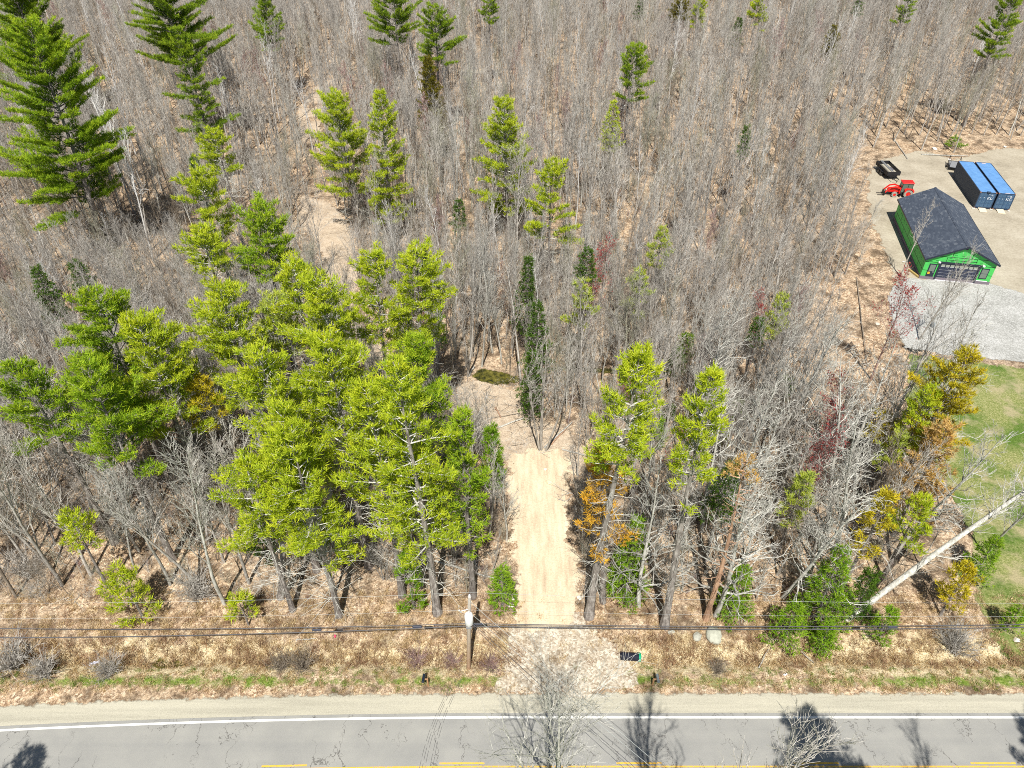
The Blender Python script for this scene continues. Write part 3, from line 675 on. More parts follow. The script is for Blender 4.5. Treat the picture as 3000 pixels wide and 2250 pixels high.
def put_bare(kind, vi, x, y, sc, rz, label, group, tilt=(0, 0)):
    mt, mb_ = KINDS[kind][1][vi % len(KINDS[kind][1])]
    r = empty({'birch': 'birch_tree', 'snag': 'dead_tree', 'red': 'maple_tree'}.get(kind, 'bare_tree'), (x, y, gzf(x, y)), rz)
    r.rotation_euler = (tilt[0], tilt[1], rz); r.scale = (sc, sc, sc)
    tag(r, label, 'tree', group)
    link_mesh('trunk', mt, r); link_mesh('crown', mb_, r); return r
LANDMARKS = [(D(a, b), n) for a, b, n in (
 (945, 1325, 'the thick pale pine trunk'), (1272, 1332, 'the tall pine with gold needles'), (1435, 1352, 'the thin-crowned pine'), (1525, 1337, 'the rusty peeled trunk'), (1985, 1330, 'the golden crowned pine'),
 (1828, 1338, 'the long leaning trunk'), (605, 1290, 'the front row pines'), (270, 1330, 'the roadside young pine'), (150, 1190, 'the small light pine'), (60, 1290, 'the dark leaning tree'), (485, 1305, 'the long leaning grey trunk'),
 (1020, 815, 'the green pool'), (1172, 970, 'the stem clump at the track head'), (1060, 1160, 'the thin white stems'), (1310, 1290, 'the orange-gold pine'), (1376, 1312, 'the bright spruce by the track'), (1610, 1325, 'the young bright spruce'),
 (1160, 860, 'the column of dark spruces'), (1270, 640, 'the feathery light pine'), (1200, 560, 'the smaller bushy pine'), (1095, 490, 'the full symmetric pine'), (740, 470, 'the sparse pine by the path'), (830, 480, 'the slender layered pine'),
 (700, 620, 'the pale woodland path'), (460, 560, 'the flat layered pine'), (235, 555, 'the tallest upper left pine'), (320, 470, 'the white birches'), (80, 720, 'the shaded spruce at left'), (300, 640, 'the round olive bush'), (1880, 820, 'the red budded maple'),
 (1640, 1015, 'the straight white trunk'), (1790, 1150, 'the largest dead pine'), (1900, 1010, 'the rubble bank tree'), (1945, 640, 'the gravel pad edge'), (1880, 450, 'the brush line by the yard'), (1700, 745, 'the grey thicket'), (1430, 600, 'the tiny pale pine'),
 (1326, 360, 'the small pointed conifer'), (880, 900, 'the central pine stand'), (430, 1000, 'the golden flank pine'), (200, 1000, 'the left edge pines'), (1450, 850, 'the creek'), (1600, 800, 'the dark evergreen thicket'), (1500, 1100, 'the shaded evergreen'),
 (1750, 1260, 'the low wide spruce'), (1930, 1385, 'the small spruce under the wires'))]
def where(x, y):
    lm = sorted(LANDMARKS, key=lambda q: (q[0].x-x)**2+(q[0].y-y)**2)[0]; dx, dy = x-lm[0].x, y-lm[0].y
    d = math.hypot(dx, dy); far_ = '' if d < 5 else ('well ' if d < 11 else 'far ')
    return far_+(('right of ' if dx > 0 else 'left of ') if abs(dx) > abs(dy) else ('behind ' if dy > 0 else 'in front of '))+lm[1]
# ones that stand out: base, height, kind, label
SPECIAL = [
 ((1172, 970), 17, 'forked', 'clump of tall grey stems standing at the head of the sandy track', 0),
 ((1255, 880), 14, 'crowned', 'spreading grey tree right of the stem clump at the head of the track', 0),
 ((1010, 815), 15, 'slim', 'straight grey tree at the left end of the green pool', 0),
 ((1125, 835), 16, 'slim', 'straight grey tree at the right end of the green pool', 1),
 ((1248, 1028), 9, 'slim', 'thin crooked tree at the upper right edge of the sandy track', 2),
 ((1058, 1160), 11, 'slim', 'thin white stem, left of two at the left edge of the sandy track', 0),
 ((1094, 1168), 10, 'pale', 'thin white stem, right of two at the left edge of the sandy track', 1),
 ((485, 1305), 17, 'pale', 'long leaning grey trunk ending at the young seedling above the left wires', 0),
 ((425, 1265), 15, 'slim', 'leaning grey trunk left of the long one above the left wires', 1),
 ((135, 1265), 17, 'crowned', 'thick dark crooked tree near the left edge above the roadside', 0),
 ((35, 1290), 15, 'brown', 'dark leaning tree at the left edge above the roadside', 0),
 ((1640, 1015), 17, 'pale', 'tall pale tree with a straight white trunk in the right half', 1),
 ((1790, 1150), 18, 'snag', 'bleached dead pine right of the rusty trunk', 0),
 ((1545, 1330), 18, 'snag', 'bleached dead pine directly behind the rusty trunk', 1),
 ((1690, 1290), 15, 'snag', 'bleached dead pine between the two young bright spruces', 0),
 ((1380, 1310), 16, 'snag', 'bleached dead pine behind the bright spruce right of the track', 1),
 ((1750, 1090), 13, 'red', 'red budded maple in the tangle left of the lawn', 0),
 ((1880, 820), 14, 'red', 'red budded maple leaning toward the gravel pad', 0),
 ((1700, 1130), 11, 'red', 'low red budded maple behind the dead pines', 0),
 ((1900, 1010), 18, 'crowned', 'large grey tree on the rubble bank left of the lawn', 1),
 ((1975, 960), 17, 'slim', 'straight grey tree whose top reaches over the gravel pad', 2),
 ((2130, 1200), 12, 'pale', 'crooked pale tree standing on the lawn at the right edge', 0),
 ((1985, 735), 12, 'crowned', 'thin tree whose fine branches cross the garage front', 0),
 ((1945, 600), 11, 'slim', 'thin tree whose branches cross the shaded garage wall', 1),
 ((700, 600), 12, 'crowned', 'dark branched tree standing on the pale woodland path', 1),
 ((290, 460), 20, 'birch', 'white birch leaning left of the open birch group, longest trunk', 0),
 ((310, 420), 19, 'birch', 'white birch behind the longest birch, upper left', 1),
 ((330, 560), 19, 'birch', 'white birch nearest the dark hollow, upper left', 0),
 ((600, 290), 17, 'birch', 'white birch at the upper end of the sandy path', 1),
 ((245, 590), 9, 'olive', 'round olive grey bushy tree behind the left pine group', 0),
 ((330, 690), 10, 'olive', 'pale round bushy tree right of the left pine group', 0),
 ((1750, 420), 13, 'olive', 'pale olive crowned tree among grey treetops left of the tractor', 0),
 ((940, 330), 17, 'birch', 'white birch beside the pointed olive cedar', 0),
 ((2060, 330), 14, 'slim', 'bare tree at the wood edge above the blue containers', 0),
 ((1990, 325), 14, 'slim', 'bare tree at the wood edge above the open dirt', 1),
 ((1300, 1300), 14, 'brown', 'dark thin tree just behind the orange-gold pine', 1),
 ((720, 1290), 13, 'pale', 'pale bare tree right of the front row pines above the wires', 1),
 ((300, 1190), 14, 'pale', 'pale branching tree in the open spot left of the central stand', 0),
 ((60, 1180), 15, 'crowned', 'spreading grey tree at the left edge below the pine group', 1),
]
for i, (b, h, k, lab, vi) in enumerate(SPECIAL):
    p = D(*b); H0 = {'slim': 14, 'crowned': 15, 'pale': 14, 'forked': 13, 'brown': 12, 'red': 12, 'birch': 17, 'olive': 13, 'snag': 16}[k]
    put_bare(k, vi, p.x, p.y, h/H0, i*1.7, lab, None, (rs.normal(0, .03), rs.normal(0, .03)+(.09 if b[0] > 1600 else (-.09 if b[0] < 500 else 0))))
    TREES.append((p.x, p.y, 1.3))
# young evergreens scattered through the undergrowth
ye = poisson(26, lambda y: 30, 37, 70, 3., TREES)
for i, (x, y) in enumerate(ye):
    if not allowed(np.array([[x, y]]))[0] or -6 < x < 13: continue
    h = rs.uniform(2.2, 5.5); kd = 'spruce' if rs.random() < .5 else 'pine'; mt = ['B', 'B', 'L', 'Y', 'S'][rs.randint(5)]
    pine('young_evergreen', x, y, h, .4, h*.28, mt, {'B': 'bright green', 'L': 'pale green', 'Y': 'yellow-green', 'S': 'dark green'}[mt]+(' pointed' if kd == 'spruce' else ' loose')+(' small' if h < 3.6 else '')+' young evergreen '+where(x, y), 700+i, 'young evergreens in the undergrowth', kind=kd, dead=False, dens=.9)
    TREES.append((x, y, 1.2))
# the long straight trunk leaning to the right
lt = empty('leaning_tree', (D(1828, 1338).x, D(1828, 1338).y, 0))
tag(lt, 'long grey trunk leaning far to the right over the corner of the lawn', 'tree')
tp_ = D(2235, 1045, 11.5)-Vector(lt.location)
mb = MB(); pts = [Vector((0, 0, -.2))+(tp_)*t+Vector((0, 0, .5*math.sin(t*3.14))) for t in np.linspace(0, 1, 9)]
mb.tube(pts, [.27*(1-.55*t) for t in np.linspace(0, 1, 9)], 9); mb.build('trunk', M_BARK['pale'], lt, smooth=True)
segs = []; r2 = np.random.RandomState(3)
for t in (.28, .5, .62, .7, .78, .84, .9, .95, .99):
    for q in range(2 if t < .7 else 4):
        p = np.array(pts[0])*(1-t)+np.array(pts[-1])*t; d = unit(np.array(tp_)*.05+r2.normal(0, .6, 3)+np.array([0, 0, .3]))
        bp, bd, _ = limb(r2, p, d, r2.uniform(1.2, 3.4), .05, 5, segs, up=.05, wob=.25, taper=.3)
        for j in range(6):
            qq, ii = along(bp, r2.uniform(.2, .98)); bq, bdd, _ = limb(r2, qq, unit(bd[min(ii, 4)]+r2.normal(0, .6, 3)), 1.1, .016, 3, segs, wob=.25, taper=.5)
            for l in range(3): limb(r2, along(bq, r2.uniform(.2, .95))[0], unit(bdd[1]+r2.normal(0, .6, 3)), .5, .009, 2, segs, wob=.2)
v_, f_ = tubes(segs, 4); link_mesh('crown', np_mesh('crown', v_, [f_], [M_BARK['pale']]), lt)

# trees on the south side of the road: one rises into the frame, the others throw the shadows on the road
def south(name, dat, x, y, sc, rz, lab, tilt=(0, 0)):
    r = empty(name, (x, y, 0), rz); r.scale = (sc,)*3; r.rotation_euler = (tilt[0], tilt[1], rz); tag(r, lab, 'tree')
    link_mesh('trunk', dat[0], r); link_mesh('crown', dat[1], r); return r
near_t = bare_meshes(201, 20, spread=.36, start=.36, nprim=26, nsec=9, nter=5, tw=.008, mat='pale', stems=1, ang=(22, 50), r0=.2)
south('bare_tree', near_t, 2.2, 16.6, 1.0, .4, 'leafless tree rising from the bottom edge over the road')
near_u = bare_meshes(202, 27, spread=.22, start=.5, nprim=26, nsec=8, nter=6, tw=.009, mat='grey', r0=.25)
south('bare_tree', near_u, 8.3, 11.2, 1.0, 1.0, 'tall leafless tree south of the road that throws the branching shadow')
for (x, y, h, z0, R, s, lab) in ((21.0, 9.6, 26.5, 8, 3.6, 301, 'dense pine south of the road casting the large dark shadow'), (36.6, 9.4, 26.2, 8, 3.4, 302, 'dense pine south of the road casting the dark shadow at the right edge'),
    (-33.8, 12.2, 18., 6, 2.2, 304, 'pine south of the road casting the small shadow at the lower left corner')):
    pine('pine_tree', x, y, h, z0, R, 'G', lab, s, dens=1.)
south('bare_tree', near_u, 27.6, 9.2, .86, 2.0, 'leafless tree south of the road between the two shadow-casting pines')

# individual leafless trees of the woods, nearest first
N_IND = 300
near = [p for p in poisson(560, half, 36, 78, 2.1, TREES)]
P = np.array(near); near = [tuple(q) for q, a in zip(P, allowed(P)) if a]
near.sort(key=lambda q: math.hypot(q[0], math.hypot(q[1], CAM_H)))
near = near[:N_IND]
kinds_w = ['slim']*30+['crowned']*16+['pale']*15+['forked']*9+['brown']*14+['red']*2+['birch']*2+['olive']*5
for (x, y) in near:
    kk = kinds_w[rs.randint(len(kinds_w))]
    if x > 16 and y < 58 and rs.random() < .42: kk = 'snag'
    if x > 22 and rs.random() < .03: kk = 'red'
    sc = rs.uniform(.58, 1.08)
    if y < 40: sc *= .75
    if -2 < x < 12 and y < 66: sc *= .6
    if x < -16 and y < 64:
        kk = ['crowned', 'pale', 'crowned', 'brown', 'slim'][rs.randint(5)]; sc = rs.uniform(.75, 1.1)
    if kk == 'snag': sc = rs.uniform(.7, 1.1)
    lab = ('short ' if sc < .68 else ('' if sc < .9 else 'tall '))+KINDS[kk][0]+' '+where(x, y)
    put_bare(kk, rs.randint(3), x, y, sc, rs.uniform(0, 6.28), lab, KINDS[kk][0]+'s of the woods', (rs.normal(0, .06), rs.normal(0, .06)+(.05 if x > 20 else (-.05 if x < -20 else 0))))
    TREES.append((x, y, 1.0))

# ------------------------------------------------------------------ uncountable growth: instanced on points, one object each
def scatter(name, pts, srcs, label, cat):
    """pts rows: x, y, scale, rotz, index, tiltx, tilty"""
    col = bpy.data.collections.new(name+'_kinds')
    for i, me in enumerate(srcs):
        o = bpy.data.objects.new('%s_%02d' % (name, i), me); col.objects.link(o)
    A = np.asarray(pts, float); V = np.column_stack([A[:, 0], A[:, 1], gz(A[:, 0], A[:, 1])])
    me = bpy.data.meshes.new(name); me.vertices.add(len(V)); me.vertices.foreach_set('co', V.astype(np.float32).ravel())
    a = me.attributes.new('scl', 'FLOAT', 'POINT'); a.data.foreach_set('value', A[:, 2].astype(np.float32))
    a = me.attributes.new('idx', 'INT', 'POINT'); a.data.foreach_set('value', A[:, 4].astype(np.int32))
    a = me.attributes.new('rot', 'FLOAT_VECTOR', 'POINT'); a.data.foreach_set('vector', np.column_stack([A[:, 5], A[:, 6], A[:, 3]]).astype(np.float32).ravel())
    o = link_mesh(name, me); tag(o, label, cat, None, 'stuff')
    ng = bpy.data.node_groups.new(name+'_scatter', 'GeometryNodeTree')
    ng.interface.new_socket('Geometry', in_out='INPUT', socket_type='NodeSocketGeometry'); ng.interface.new_socket('Geometry', in_out='OUTPUT', socket_type='NodeSocketGeometry')
    gi = ng.nodes.new('NodeGroupInput'); go = ng.nodes.new('NodeGroupOutput'); ip = ng.nodes.new('GeometryNodeInstanceOnPoints')
    ci = ng.nodes.new('GeometryNodeCollectionInfo'); ci.inputs['Collection'].default_value = col; ci.inputs['Separate Children'].default_value = True; ci.inputs['Reset Children'].default_value = True
    def na(nm, dt):
        n = ng.nodes.new('GeometryNodeInputNamedAttribute'); n.data_type = dt; n.inputs['Name'].default_value = nm; return n.outputs['Attribute']
    L = ng.links.new
    L(gi.outputs[0], ip.inputs['Points']); L(ci.outputs[0], ip.inputs['Instance']); ip.inputs['Pick Instance'].default_value = True
    L(na('idx', 'INT'), ip.inputs['Instance Index']); L(na('rot', 'FLOAT_VECTOR'), ip.inputs['Rotation']); L(na('scl', 'FLOAT'), ip.inputs['Scale'])
    L(ip.outputs[0], go.inputs[0])
    md = o.modifiers.new('scatter', 'NODES'); md.node_group = ng; return o
def joined(mt, mb_, name):
    bm = bmesh.new(); bm.from_mesh(mt); bm.from_mesh(mb_); me = bpy.data.meshes.new(name)
    n0 = len(mt.polygons); bm.to_mesh(me); bm.free()
    me.materials.clear()
    for m_ in mb_.materials: me.materials.append(m_)
    return me
WOOD = []; WOODN = []
for k in ('slim', 'crowned', 'pale', 'forked', 'brown', 'red', 'birch', 'olive'):
    for q in KINDS[k][1]: WOOD.append(joined(q[0], q[1], 'wood')); WOODN.append(k)
far = poisson(4400, half, 88, 250, 1.95, TREES)
mid = poisson(1150, half, 52, 88, 1.5, TREES)
P = np.array(far+mid); P = P[allowed(P, .8)]
pts = []
wts = np.array([{'slim': 3., 'crowned': 2.2, 'pale': 1.7, 'forked': 1.6, 'brown': 1.6, 'red': .5, 'birch': .5, 'olive': 1.}[k] for k in WOODN]); wts /= wts.sum()
for (x, y) in P:
    n_ = .5+.5*math.sin(x*.07+1)*math.cos(y*.06)
    pts.append((x, y, rs.uniform(.65, 1.05)*(.72 if y < 92 else 1.)*(.9+.2*n_), rs.uniform(0, 6.28), rs.choice(len(WOOD), p=wts), rs.normal(0, .05), rs.normal(0, .05)+x*.0008))
scatter('leafless_woodland', pts, WOOD, 'leafless grey woodland running back to the top of the picture', 'woodland')

def brush_mesh(seed, n, h, mat, spreadv=.5, tw=.007, sub=4):
    r = np.random.RandomState(seed); segs = []
    for i in range(n):
        a = r.uniform(0, 6.28); d = unit(np.array([math.cos(a)*r.uniform(.1, spreadv), math.sin(a)*r.uniform(.1, spreadv), 1.])); L = h*r.uniform(.5, 1.1)
        bp, bd, _ = limb(r, np.array([r.normal(0, .12), r.normal(0, .12), -.05]), d, L, tw*1.6, 4, segs, up=.02, wob=.12, taper=.45)
        for j in range(sub):
            q, k = along(bp, r.uniform(.3, .98)); bq, be, _ = limb(r, q, unit(bd[min(k, 3)]+r.normal(0, .5, 3)), L*.35, tw, 2, segs, wob=.15)
            limb(r, along(bq, .5)[0], unit(be[0]+r.normal(0, .5, 3)), L*.2, tw*.8, 1, segs)
    v_, f_ = tubes(segs, 3); return np_mesh('brush', v_, [f_], [M_BARK[mat]])
BR = [brush_mesh(1, 14, 2.2, 'grey'), brush_mesh(2, 18, 1.6, 'brown'), brush_mesh(3, 12, 2.8, 'pale'), brush_mesh(4, 16, 1.4, 'red'), brush_mesh(5, 12, 2.4, 'olive')]
def fallen(seed, mat):
    r = np.random.RandomState(seed); segs = []
    for i in range(5):
        a = r.uniform(0, 6.28); d = np.array([math.cos(a), math.sin(a), .05]); p = r.normal(0, .5, 3); p[2] = .08
        bp, bd, _ = limb(r, p, d, r.uniform(1., 2.6), .028, 4, segs, up=.0, wob=.15, taper=.3)
        for j in range(3):
            q, k = along(bp, r.uniform(.2, .9)); dd = unit(bd[min(k, 3)]+r.normal(0, .7, 3)); dd[2] = abs(dd[2])*.4; limb(r, q, dd, .8, .014, 3, segs, wob=.15)
    v_, f_ = tubes(segs, 4); return np_mesh('fallen', v_, [f_], [M_BARK[mat]])
BR += [fallen(6, 'pale'), fallen(7, 'grey'), fallen(8, 'brown')]
for sd, mt_ in ((61, 'pale'), (62, 'grey'), (63, 'brown'), (64, 'olive')):
    q = bare_meshes(sd, 5.5, spread=.34, start=.12, nprim=15, nsec=5, nter=3, tw=.0065, mat=mt_, stems=3 if sd % 2 else 1, wob=.2); BR.append(joined(q[0], q[1], 'sapling'))
pts = []
ub = poisson(5200, half, 36, 125, .7, [])+poisson(1700, half, 36, 62, .7, [])
P = np.array(ub); ok = allowed(P, .2); P = P[ok]
for (x, y) in P:
    k = rs.choice(12, p=[.12, .10, .08, .06, .06, .10, .08, .05, .10, .10, .08, .07]); d_ = .5+.5*math.sin(x*.13)*math.sin(y*.17+1)
    if rs.random() > .35+.65*d_: continue
    pts.append((x, y, rs.uniform(.5, 1.15)*(.7 if y < 42 else 1), rs.uniform(0, 6.28), k, rs.normal(0, .12), rs.normal(0, .12)))
for _ in range(70):                                          # slash left on the cleared soil
    q = D(rs.uniform(985, 1260), rs.uniform(820, 990)); pts.append((q.x, q.y, rs.uniform(.4, .9), rs.uniform(0, 6.28), rs.choice([5, 6, 7]), 0, 0))
scatter('underbrush', pts, BR, 'bare shrubs, twigs and fallen branches covering the forest floor', 'underbrush')

def tuft_mesh(seed, n, h, wd, mat, sp=.45):
    r = np.random.RandomState(seed); P0 = np.column_stack([r.normal(0, .22, n), r.normal(0, .22, n), np.full(n, -.02)])
    V, F_, A = tufts(r, P0, np.tile([0, 0, 1.], (n, 1)), h, 3, wd, sp); return np_mesh('tuft', V, [F_], [mat], attrs=dict(age=A))
TF = [tuft_mesh(1, 26, .38, .022, M_STRAW, .7), tuft_mesh(2, 26, .30, .022, M_STRAW, 1.0), tuft_mesh(3, 20, .75, .016, M_REED, .5), tuft_mesh(4, 22, .55, .016, M_REED, .8), tuft_mesh(5, 30, .16, .02, M_GRASS, .6)]
pts = []
for _ in range(9000):
    x = rs.uniform(-42, 44); y = rs.uniform(28.3, 37); trk = math.exp(-((x-4.6)/5.2)**4)
    if rs.random() < trk*.93: continue
    u = rs.random(); ln = .5+.5*math.sin(x*.35+2)*math.sin(y*.9)
    if y < 30.3:
        if rs.random() < .45: k = 4 if u < .45 else (0 if u < .8 else 1)
        else: continue
        s = rs.uniform(.4, .8)
    elif y < 32.6:
        if rs.random() < .35: continue
        k = 2 if u < .22*ln else (3 if u < .3 else (0 if u < .6 else 1)); s = rs.uniform(.5, 1.)
    else:
        if rs.random() > .30: continue
        k = 0 if u < .3 else (1 if u < .8 else 3); s = rs.uniform(.5, .9)
    pts.append((x, y, s, rs.uniform(0, 6.28), k, rs.normal(0, .1), rs.normal(0, .1)))
scatter('roadside_grass', pts, TF, 'dry straw and fresh green grass along the ditch', 'grass')
# dense brown roadside bushes, one by one
BU = [brush_mesh(21, 60, 1.5, 'brown', .9, .008, 5), brush_mesh(22, 50, 1.3, 'red', 1., .008, 5), brush_mesh(23, 70, 1.7, 'grey', .9, .009, 6)]
for (dx, dy, k, sc, lab) in ((610, 1440, 0, 1.1, 'brown leafless bush in the ditch, left of a close pair'), (655, 1440, 0, 1.25, 'brown leafless bush in the ditch, right of a close pair'),
    (900, 1425, 1, 1.1, 'reddish twig bush left of the utility pole'), (975, 1430, 1, .9, 'reddish twig bush touching the utility pole'), (1060, 1440, 1, 1., 'reddish twig bush right of the utility pole base'),
    (30, 1440, 2, 1.6, 'grey brushy thicket at the left edge of the ditch'), (100, 1460, 2, 1.2, 'grey brown bush right of the left edge thicket'), (240, 1455, 2, 1.1, 'grey brown bush beside the blue-white scrap'),
    (430, 1290, 2, 1.6, 'dark twiggy bush at the foot of the leaning trunks'), (2060, 1400, 2, 1.5, 'fine grey bush on the bank at far right'), (1550, 1450, 0, .9, 'brown bush in the right ditch beyond the culvert'),
    (60, 1240, 2, 1.6, 'grey thicket among dark trunks at the left edge'), (1700, 745, 2, 2., 'grey thicket in front of the gravel pad woods')):
    p = D(dx, dy); tag(link_mesh('leafless_bush', BU[k]), lab, 'bush'); o = COL.objects[-1]; o.location = (p.x, p.y, gzf(p.x, p.y)); o.scale = (sc*1.2, sc, sc); o.rotation_euler = (0, 0, dx)

# ------------------------------------------------------------------ garage
MG = NM('green_sheathing', .55, .3); MG.col(MG.mix(1., (.075, .52, .105), MG.ramp(MG.noise(1.5, 4, .6, MG.coord()), [(.3, .86), (.7, 1.05)]), 'MULTIPLY')); MG = MG.m
M_TAPE = flat('seam_tape', (.012, .03, .022), .5); M_DARK = flat('dark_trim', (.02, .026, .045), .45, .4); M_PRINT = flat('panel_print', (.03, .24, .06), .6)
M_CONC = flat('foundation_block', (.20, .17, .20), .9); M_SILLW = flat('light_trim', (.75, .75, .78), .6); M_GLASS = flat('window_glass', (.16, .20, .17), .15, .6); M_LITE = flat('door_lite', (.30, .33, .27), .2, .6)
m = NM('asphalt_shingles', .85, .25); co = m.coord()
mp = m.n('ShaderNodeMapping', i_Vector=co); mp.inputs['Scale'].default_value = (2.2, 1.1, 2.2)
c = m.ramp(m.xyz(m.vor(1.8, mp.outputs[0]))[0], [(0, (.040, .052, .075)), (.55, (.062, .078, .105)), (.85, (.10, .12, .15)), (1, (.19, .21, .235))])
c = m.mix(.5, c, m.ramp(m.noise(9., 4, .7, co), [(.3, (.04, .052, .075)), (.6, (.07, .085, .115)), (.8, (.17, .19, .22))])); m.col(c); M_SHING = m.m
ga = empty('garage', (55.037, 86.867, 0), -.194); tag(ga, 'green-sheathed unfinished garage with a dark shingled gable roof', 'garage')
Wd, Ln, eh, rh, ov = 8.644, 17.7, 3.144, 5.412, .282
sl = (rh-eh)/(Wd/2+ov)
def roofz(x): return rh-abs(x-Wd/2)*sl
mb = MB(); mb.prism([(0, .45), (Wd, .45), (Wd, roofz(Wd)-.17), (Wd/2, rh-.17), (0, roofz(0)-.17)], 0, Ln); mb.build('wall', MG, ga)
mb = MB(); mb.box(-.06, Wd+.06, -.06, Ln+.06, -.2, .46); mb.build('foundation', M_CONC, ga)
for sx in (-1, 1):
    xe = -ov if sx < 0 else Wd+ov
    mb = MB(); mb.prism([(Wd/2, rh), (xe, eh), (xe, eh-.16), (Wd/2, rh-.16)], -.34, Ln+.3)
    r_ = mb.build('roof', [M_SHING], ga)
mb = MB(); mb.prism([(Wd/2, rh+.05), (Wd/2+.22, rh-.07), (Wd/2+.22, rh-.11), (Wd/2, rh+.01), (Wd/2-.22, rh-.11), (Wd/2-.22, rh-.07)], -.35, Ln+.31); mb.build('ridge_cap', M_SHING, ga)
mb = MB()
for sx in (-1, 1):
    xe = -ov-.01 if sx < 0 else Wd+ov+.01
    mb.prism([(Wd/2, rh+.02), (xe, eh+.02), (xe, eh-.22), (Wd/2, rh-.22)], -.38, -.345)
    mb.box(min(xe, xe+sx*.03), max(xe, xe+sx*.03), -.34, Ln+.3, eh-.22, eh+.02)
mb.build('fascia', M_DARK, ga)
mb = MB(); y0, y1 = -.014, -.002
for (a, b, zz) in ((.02, 1.9, 2.62), (6.75, Wd-.02, 2.62), (.02, .65, 1.35), (6.75, 7.05, 1.35), (8.1, Wd-.02, 1.35), (.9, 7.8, 3.55), (2.6, 6.2, 3.12)): mb.box(a, b, y0, y1, zz-.03, zz+.03)
for (xx, a, b) in ((2.45, 2.85, 3.55), (4.6, 2.85, 3.55), (6.1, 2.85, 3.55), (3.0, 3.58, roofz(3.0)-.25), (5.4, 3.58, roofz(5.4)-.25)): mb.box(xx-.03, xx+.03, y0, y1, a, b)
for zz in (1.35, 2.6): mb.box(-.014, -.002, .05, Ln-.05, zz-.03, zz+.03); mb.box(Wd+.002, Wd+.014, .05, Ln-.05, zz-.03, zz+.03)
for k in range(1, 8): mb.box(-.014, -.002, k*2.4-.03, k*2.4+.03, .5 if k % 2 else 1.4, 1.32 if k % 2 else 2.57)
mb.build('seam_tape', M_TAPE, ga)
mb = MB()
for (a, zz) in ((3.2, 3.85), (4.1, 3.85), (4.9, 3.8), (2.7, 3.36), (3.4, 3.36), (4.9, 3.36), (5.2, 3.0), (3.0, 2.95), (3.6, 2.95), (.5, 2.75), (1.2, 2.9), (6.6, 3.0), (7.2, 2.75), (4.2, 4.5)): mb.box(a, a+.34, -.010, -.002, zz-.045, zz+.045)
for k in range(14): mb.box(-.010, -.002, .6+k*1.2, 1.0+k*1.2, 2.1, 2.2)
mb.build('panel_print', M_PRINT, ga)
mb = MB(); mb.box(4.18, 4.46, -.05, 0, rh-.62, rh-.42); mb.build('gable_vent', M_DARK, ga)
gd = MB(); gd.box(1.95, 6.65, -.03, .0, .25, 2.55); gd = gd.build('garage_door', M_DARK, ga)
mb = MB()
for r_ in range(5):
    for k in range(8): mb.box(2.03+k*.574, 2.03+k*.574+.50, -.045, -.031, .32+r_*.44, .32+r_*.44+.34) if r_ < 4 else None
mb.build('door_panel', flat('door_panel_face', (.035, .042, .075), .45), gd)
for k in range(8):
    mb = MB(); mb.box(2.06+k*.574, 2.06+k*.574+.45, -.05, -.032, 2.12, 2.42, 0); mb.build('door_window', M_LITE, gd)
mb = MB()
for k in range(8): mb.box(2.06+k*.574, 2.06+k*.574+.45, -.052, -.032, 2.06, 2.115)
for r_ in range(4): mb.box(2.0, 6.6, -.04, -.031, .28+r_*.44, .30+r_*.44)
mb.build('door_rail', flat('pale_rail', (.50, .52, .58), .5), gd)
mb = MB(); mb.box(1.72, 1.95, -.10, -.002, .2, 2.82); mb.box(6.65, 6.9, -.10, -.002, .2, 2.82); mb.box(1.951, 6.649, -.10, -.002, 2.56, 2.82); mb.build('door_frame', M_DARK, ga)
mb = MB(); mb.box(1.9, 6.7, -.16, -.07, .0, .12); mb.build('door_sill', M_SILLW, ga)
ed = MB().box(.62, 1.55, -.06, -.002, .35, 2.38).build('door', M_DARK, ga); MB().box(.75, 1.42, -.075, -.061, 1.3, 2.25).build('pane', M_GLASS, ed)
MB().box(.70, 1.0, -.085, -.076, .85, 1.18).build('yellow_notice', flat('notice_yellow', (.70, .42, .03), .6), ed); MB().box(1.3, 1.4, -.11, -.061, 1.15, 1.22).build('handle', M_SILLW, ed)
wn = MB().box(7.08, 8.05, -.06, -.002, .85, 2.35).build('window', M_DARK, ga)
MB().box(7.18, 7.95, -.075, -.061, 1.63, 2.25).build('pane', M_GLASS, wn); MB().box(7.18, 7.95, -.075, -.061, .95, 1.57).build('pane', M_GLASS, wn); MB().box(6.92, 8.3, -.09, -.061, .47, .58).build('sill', M_SILLW, wn)
for xx in (1.6, 7.05):
    MB().box(xx-.08, xx+.22, -.22, -.002, 2.62, 2.82).build('wall_lamp', M_SILLW, ga, bevel=.02)
# timber and white scrap at the garage corner
p = G(2676, 803); o = MB().box(-.12, .12, -1.0, 1.0, 0, .22).build('timber_post', flat('timber_yellow', (.45, .33, .12), .8)); o.location = (p.x, p.y, .04); o.rotation_euler = (0, 0, .25); tag(o, 'yellowish timber lying by the front left garage corner', 'timber')

